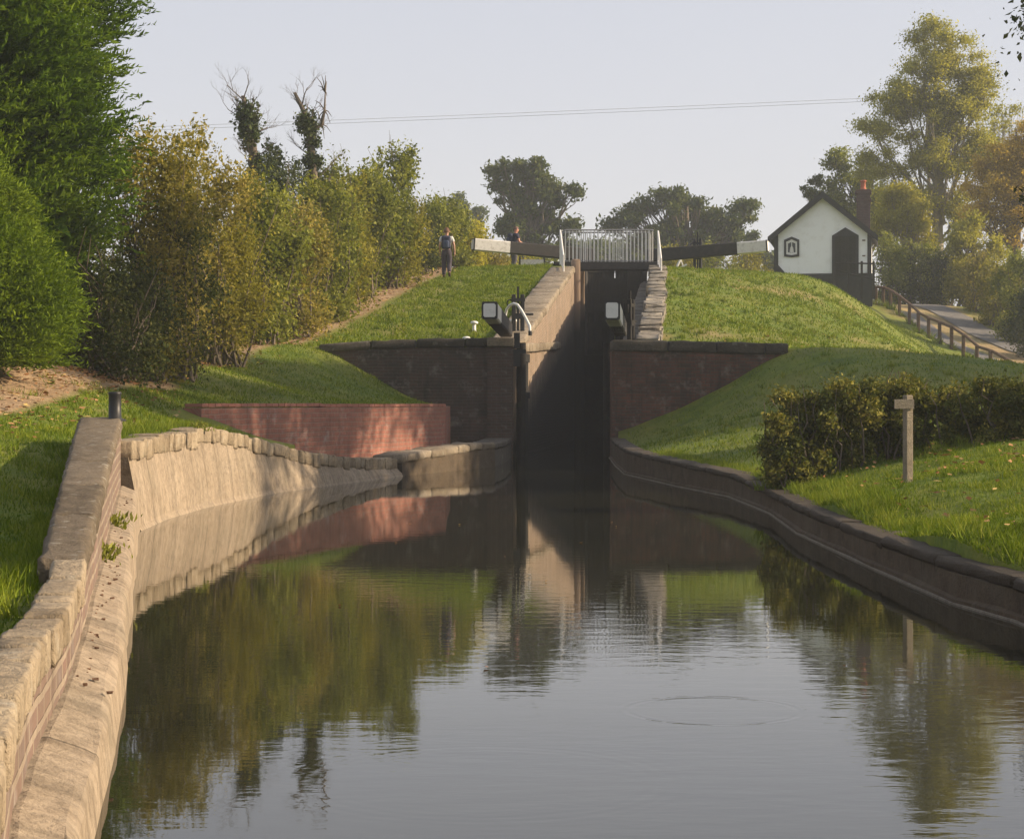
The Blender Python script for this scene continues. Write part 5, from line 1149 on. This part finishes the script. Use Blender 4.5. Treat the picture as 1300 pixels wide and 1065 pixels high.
pmat('skin tone', (.50,.28,.20), .55); pmat('flushed skin', (.52,.24,.17), .55); pmat('pale tee cloth', (.62,.60,.56)); pmat('plum trousers', (.055,.045,.06)); pmat('navy cloth', (.03,.03,.06)); pmat('backpack cloth', (.022,.028,.06)); pmat('backpack panel', (.05,.07,.13)); pmat('charcoal trousers', (.075,.07,.085)); pmat('boot leather', (.06,.035,.022)); pmat('brown hair', (.13,.065,.035)); pmat('grey hair', (.15,.09,.07))
def person(label, loc, rz, sc, pose, shirt, trousers, hair, skin_m, group, short_sleeve=True, bald=False):
    t_ = thing('person', label, 'person', loc, group, rz)
    xf = lambda p: tuple(Vector(p)*sc); N = dict(pose); E_ = [('pelvis','waist'),('waist','chest'),('chest','neckb'),('neckb','neck'),('neck','jaw'),('jaw','head'),('jaw','nose')]
    for s in 'LR':
        E_ += [('pelvis','hip'+s),('hip'+s,'knee'+s),('knee'+s,'ankle'+s),('ankle'+s,'toe'+s),('chest','sh'+s),('sh'+s,'el'+s),('el'+s,'wr'+s),('wr'+s,'pm'+s)]
        w, p = Vector(N['wr'+s][0]), Vector(N['pm'+s][0]); f = (p-w).normalized(); sd = f.cross(Vector((1,0,0))).normalized()
        for i, L in enumerate((.062,.075,.07,.055)):
            a = p+sd*(.027-.018*i)+f*.02; N[f'f{i}{s}'] = (tuple(a), .0095); k = a+f*L*.5+Vector((0,0,-.004)); N[f'g{i}{s}'] = (tuple(k), .0085); N[f'h{i}{s}'] = (tuple(k+(f+Vector((-.25 if s == 'R' else .25,0,0))).normalized()*L*.5), .007)
            E_ += [('pm'+s,f'f{i}{s}'),(f'f{i}{s}',f'g{i}{s}'),(f'g{i}{s}',f'h{i}{s}')]
        a = w+f*.03+sd*.035; N['t0'+s] = (tuple(a), .011); N['t1'+s] = (tuple(a+f*.045+sd*.012), .0085); E_ += [('wr'+s,'t0'+s),('t0'+s,'t1'+s)]
    body = skin('body', N, E_, skin_m, t_, xf)
    g = lambda k, a: (N[k][0], N[k][1]+a)
    sh = {'waist0': ((N['pelvis'][0][0],N['pelvis'][0][1],N['pelvis'][0][2]+.04), (N['pelvis'][1][0]+.03 if isinstance(N['pelvis'][1], tuple) else N['pelvis'][1]+.03, .125))}
    def gg(k, a): r = N[k][1]; return (N[k][0], (r[0]+a, r[1]+a) if isinstance(r, tuple) else r+a)
    sh['waist'] = gg('waist', .022); sh['chest'] = gg('chest', .022); sh['neckb'] = gg('neckb', .012)
    ed = [('waist0','waist'),('waist','chest'),('chest','neckb')]
    for s in 'LR':
        a, b = Vector(N['sh'+s][0]), Vector(N['el'+s][0]); sh['sh'+s] = gg('sh'+s, .02); sh['m'+s] = (tuple(a.lerp(b, .62)), .062); ed += [('chest','sh'+s),('sh'+s,'m'+s)]
    skin('shirt', sh, ed, shirt, t_, xf)
    tr = {'pelvis': gg('pelvis', .02)}; ed = []
    tr['belt'] = ((N['pelvis'][0][0],N['pelvis'][0][1],N['pelvis'][0][2]+.09), (.135,.10)); ed.append(('pelvis','belt'))
    for s in 'LR':
        k, a = Vector(N['knee'+s][0]), Vector(N['ankle'+s][0]); tr['hip'+s] = gg('hip'+s, .022); tr['knee'+s] = gg('knee'+s, .028); tr['c'+s] = (tuple(k.lerp(a, .5)), .078); tr['a'+s] = (tuple(k.lerp(a, .97)), .068); ed += [('pelvis','hip'+s),('hip'+s,'knee'+s),('knee'+s,'c'+s),('c'+s,'a'+s)]
    skin('trousers', tr, ed, trousers, t_, xf)
    for s in 'LR':
        a, t1 = Vector(N['ankle'+s][0]), Vector(N['toe'+s][0]); hl = a+(a-t1)*.15; hl.z = min(a.z, t1.z+.02)
        skin('boot', {'a': (tuple(a+Vector((0,0,.03))), .05), 'h': (tuple(a.lerp(hl,.6)), .048), 'm': (tuple(a.lerp(t1,.6)-Vector((0,0,.01))), .044), 't': (tuple(t1+(t1-a)*.05), .038)}, [('a','h'),('h','m'),('m','t')], 'boot leather', t_, xf)
    h = Vector(N['head'][0]); mb = MB(); prof = []
    r0 = .107 if not bald else .099
    b = 0; n = 16
    for i in range(9):
        th = math.pi*.5*i/8 if not bald else math.pi*(.26+.24*i/8)
        for k in range(n):
            a = 2*math.pi*k/n; back = .5-.5*math.sin(a)          # a=pi/2 is forward
            drop = (.085*back if not bald else .06*back) * (i/8)
            rr = r0*math.sin(th+.02); wob = 1+.03*math.sin(a*7+i)
            mb.v.append(tuple((h+Vector((math.cos(a)*rr*.93*wob, math.sin(a)*rr*1.06*wob-.008, math.cos(th)*r0*1.02-drop+.012)))*sc))
    for i in range(8):
        for k in range(n): j = (k+1) % n; mb.face((i*n+k, i*n+j, (i+1)*n+j, (i+1)*n+k))
    if not bald: mb.face(tuple(range(n)))
    me_parent_loc = t_.location.copy(); t_.location = (0,0,0); mb.build('hair', hair, t_, True)
    for sx in (-1, 1):
        e = MB(); e.lathe(tuple((h+Vector((sx*.034,.083,-.025)))*sc), [(.004,-.012),(.012,-.006),(.013,0),(.012,.006),(.004,.012)], 8); e.build('eye', 'black', t_, True)
        e = MB(); e.lathe(tuple((h+Vector((sx*.096,-.005,-.035)))*sc), [(.006,-.032),(.016,-.015),(.018,.01),(.014,.028),(.004,.034)], 8); e.build('ear', skin_m, t_, True)
    t_.location = me_parent_loc
    return t_, N
poseW = {'pelvis': ((0,0,.90),(.135,.105)), 'waist': ((0,.0,1.03),(.115,.085)), 'chest': ((0,.01,1.22),(.145,.10)), 'neckb': ((0,0,1.355),(.075,.06)), 'neck': ((0,.01,1.42),.05), 'jaw': ((0,.025,1.49),.07), 'head': ((0,.02,1.565),.088), 'nose': ((0,.125,1.51),.014),
 'hipL': ((-.085,0,.82),.092), 'kneeL': ((-.09,.07,.47),.058), 'ankleL': ((-.085,.03,.085),.038), 'toeL': ((-.09,.17,.04),.034),
 'hipR': ((.085,0,.82),.092), 'kneeR': ((.085,.03,.46),.058), 'ankleR': ((.10,-.22,.17),.038), 'toeR': ((.11,-.12,.055),.034),
 'shL': ((-.175,0,1.33),.05), 'elL': ((-.225,-.05,1.08),.037), 'wrL': ((-.22,.06,.88),.026), 'pmL': ((-.215,.085,.82),.03),
 'shR': ((.175,0,1.33),.05), 'elR': ((.245,-.04,1.08),.037), 'wrR': ((.265,-.0,.87),.026), 'pmR': ((.265,.01,.80),.03)}
def backpack(label, loc, rz, sc, c, group=None):
    b = thing('backpack', label, 'backpack', loc, group, rz); keep = b.location.copy(); b.location = (0,0,0); c = Vector(c)
    mb = MB(); mb.block(tuple((c+Vector((-.15,-.10,-.22)))*sc), (.30*sc,0,0), (0,.17*sc,0), (0,0,.44*sc), (6,5,8), .05*sc, .004); mb.build('pack', 'backpack cloth', b, True)
    mb = MB(); mb.block(tuple((c+Vector((-.09,-.145,-.18)))*sc), (.18*sc,0,0), (0,.06*sc,0), (0,0,.24*sc), (4,3,5), .02*sc, .003); mb.build('pocket', 'backpack panel', b, True)
    for s in (-1, 1):
        mb = MB(); mb.tube([tuple((c+Vector(v_))*sc) for v_ in ((s*.10,.04,.16),(s*.115,.10,.215),(s*.12,.20,.16),(s*.13,.235,.0),(s*.14,.15,-.12),(s*.12,.05,-.17))], .018, 6); mb.build('strap', 'backpack cloth', b, True)
    b.location = keep
x, y = (567-650)/F*64.2, 64.2; locW = (x, y, gz(x, y)+.0)
person('woman walking away up the grass in pale tee, dark trousers and navy backpack', locW, .0, 1.0, poseW, 'pale tee cloth', 'plum trousers', 'brown hair', 'skin tone', None)
backpack('navy backpack worn by the woman walking away', locW, .0, 1.0, (-.01,-.145,1.17))
poseM = {'pelvis': ((0,0,.93),(.135,.11)), 'waist': ((0,.02,1.07),(.13,.10)), 'chest': ((0,.05,1.28),(.16,.115)), 'neckb': ((0,.07,1.43),(.08,.065)), 'neck': ((0,.09,1.50),.058), 'jaw': ((0,.115,1.56),.075), 'head': ((0,.10,1.64),.092), 'nose': ((0,.215,1.59),.016),
 'hipL': ((-.09,0,.86),.098), 'kneeL': ((-.10,.06,.48),.062), 'ankleL': ((-.11,-.02,.09),.042), 'toeL': ((-.12,.13,.04),.036),
 'hipR': ((.09,0,.86),.098), 'kneeR': ((.10,.02,.48),.062), 'ankleR': ((.12,-.12,.09),.042), 'toeR': ((.13,.03,.04),.036),
 'shL': ((-.20,.06,1.40),.055), 'elL': ((-.25,.14,1.14),.042), 'wrL': ((-.20,.36,1.10),.03), 'pmL': ((-.18,.42,1.10),.034),
 'shR': ((.20,.06,1.40),.055), 'elR': ((.25,.12,1.14),.042), 'wrR': ((.21,.33,1.06),.03), 'pmR': ((.19,.39,1.05),.034)}
x, y = (652-650)/F*73.0, 73.0; locM = (x, y, gz(x, y)); rzM = -1.15
person('man in navy shirt standing behind the upper left beam, facing right', locM, rzM, 1.0, poseM, 'navy cloth', 'charcoal trousers', 'grey hair', 'flushed skin', None, bald=True)
backpack('dark backpack worn by the man behind the beam', locM, rzM, 1.0, (0,-.12,1.24))

# ------------------------------------------------------------------ haze, light, camera
t = NT('haze air'); t.nt.nodes.remove(t.b); pv = t.n('ShaderNodeVolumePrincipled'); pv.inputs['Color'].default_value = (.86,.92,1,1); pv.inputs['Density'].default_value = .0008; pv.inputs['Anisotropy'].default_value = .25
t.l(pv.outputs[0], t.out.inputs['Volume']); M['haze'] = t.m
mb = MB(); mb.box((0, 195, 12.5), (1900, 1500, 30.0)); hz = mb.build('haze', 'haze'); tag(hz, kind='stuff')

EL, AZ = math.radians(26), Vector((1, .0, 0)).normalized()
S = Vector((AZ.x*math.cos(EL), AZ.y*math.cos(EL), math.sin(EL)))
w = bpy.data.worlds.new('World'); bpy.context.scene.world = w; w.use_nodes = True; nt = w.node_tree
sky = nt.nodes.new('ShaderNodeTexSky'); sky.sky_type = 'NISHITA'; sky.sun_disc = False; sky.sun_elevation = EL; sky.sun_rotation = math.atan2(S.x, S.y)
sky.air_density = 1.0; sky.dust_density = 3.0; sky.ozone_density = 1.0; sky.altitude = 0
bg = nt.nodes['Background']; 
# thin bright autumn overcast veil over the clear sky model
tc = nt.nodes.new('ShaderNodeTexCoord'); sp_ = nt.nodes.new('ShaderNodeSeparateXYZ'); nt.links.new(tc.outputs['Generated'], sp_.inputs[0])
rp = nt.nodes.new('ShaderNodeValToRGB'); nt.links.new(sp_.outputs[2], rp.inputs[0]); e = rp.color_ramp.elements
e[0].position = 0; e[0].color = (4.85,4.55,4.5,1); e[1].position = .35; e[1].color = (3.6,3.72,4.25,1); x_ = e.new(.10); x_.color = (4.5,4.4,4.65,1)
mx = nt.nodes.new('ShaderNodeMix'); mx.data_type = 'RGBA'; mx.inputs[0].default_value = .8; nt.links.new(sky.outputs[0], mx.inputs[6]); nt.links.new(rp.outputs[0], mx.inputs[7])
nt.links.new(mx.outputs[2], bg.inputs[0]); bg.inputs[1].default_value = .104
l = bpy.data.lights.new('sun', 'SUN'); l.energy = 5.0; l.angle = math.radians(.6); l.color = (1.0, .80, .56)
lo = bpy.data.objects.new('sun', l); C.objects.link(lo); lo.rotation_euler = S.to_track_quat('Z', 'Y').to_euler(); lo.location = (30,0,40)
cam = bpy.data.cameras.new('camera'); co = bpy.data.objects.new('camera', cam); C.objects.link(co); bpy.context.scene.camera = co
co.location = (0, 0, E); co.rotation_euler = (math.pi/2, 0, 0); cam.sensor_fit = 'HORIZONTAL'; cam.sensor_width = 36; cam.lens = 36*F/1300
cam.shift_y = -(532.5-YH)/1300; cam.clip_start = .1; cam.clip_end = 3000
sc = bpy.context.scene; sc.view_settings.view_transform = 'Standard'; sc.view_settings.look = 'None'; sc.view_settings.exposure = 0.75; sc.view_settings.gamma = 1
sc.cycles.max_bounces = 6; sc.cycles.diffuse_bounces = 3; sc.cycles.glossy_bounces = 3; sc.cycles.transmission_bounces = 3; sc.cycles.volume_bounces = 1; sc.cycles.use_denoising = True
sc.cycles.use_adaptive_sampling = True; sc.cycles.adaptive_threshold = .02
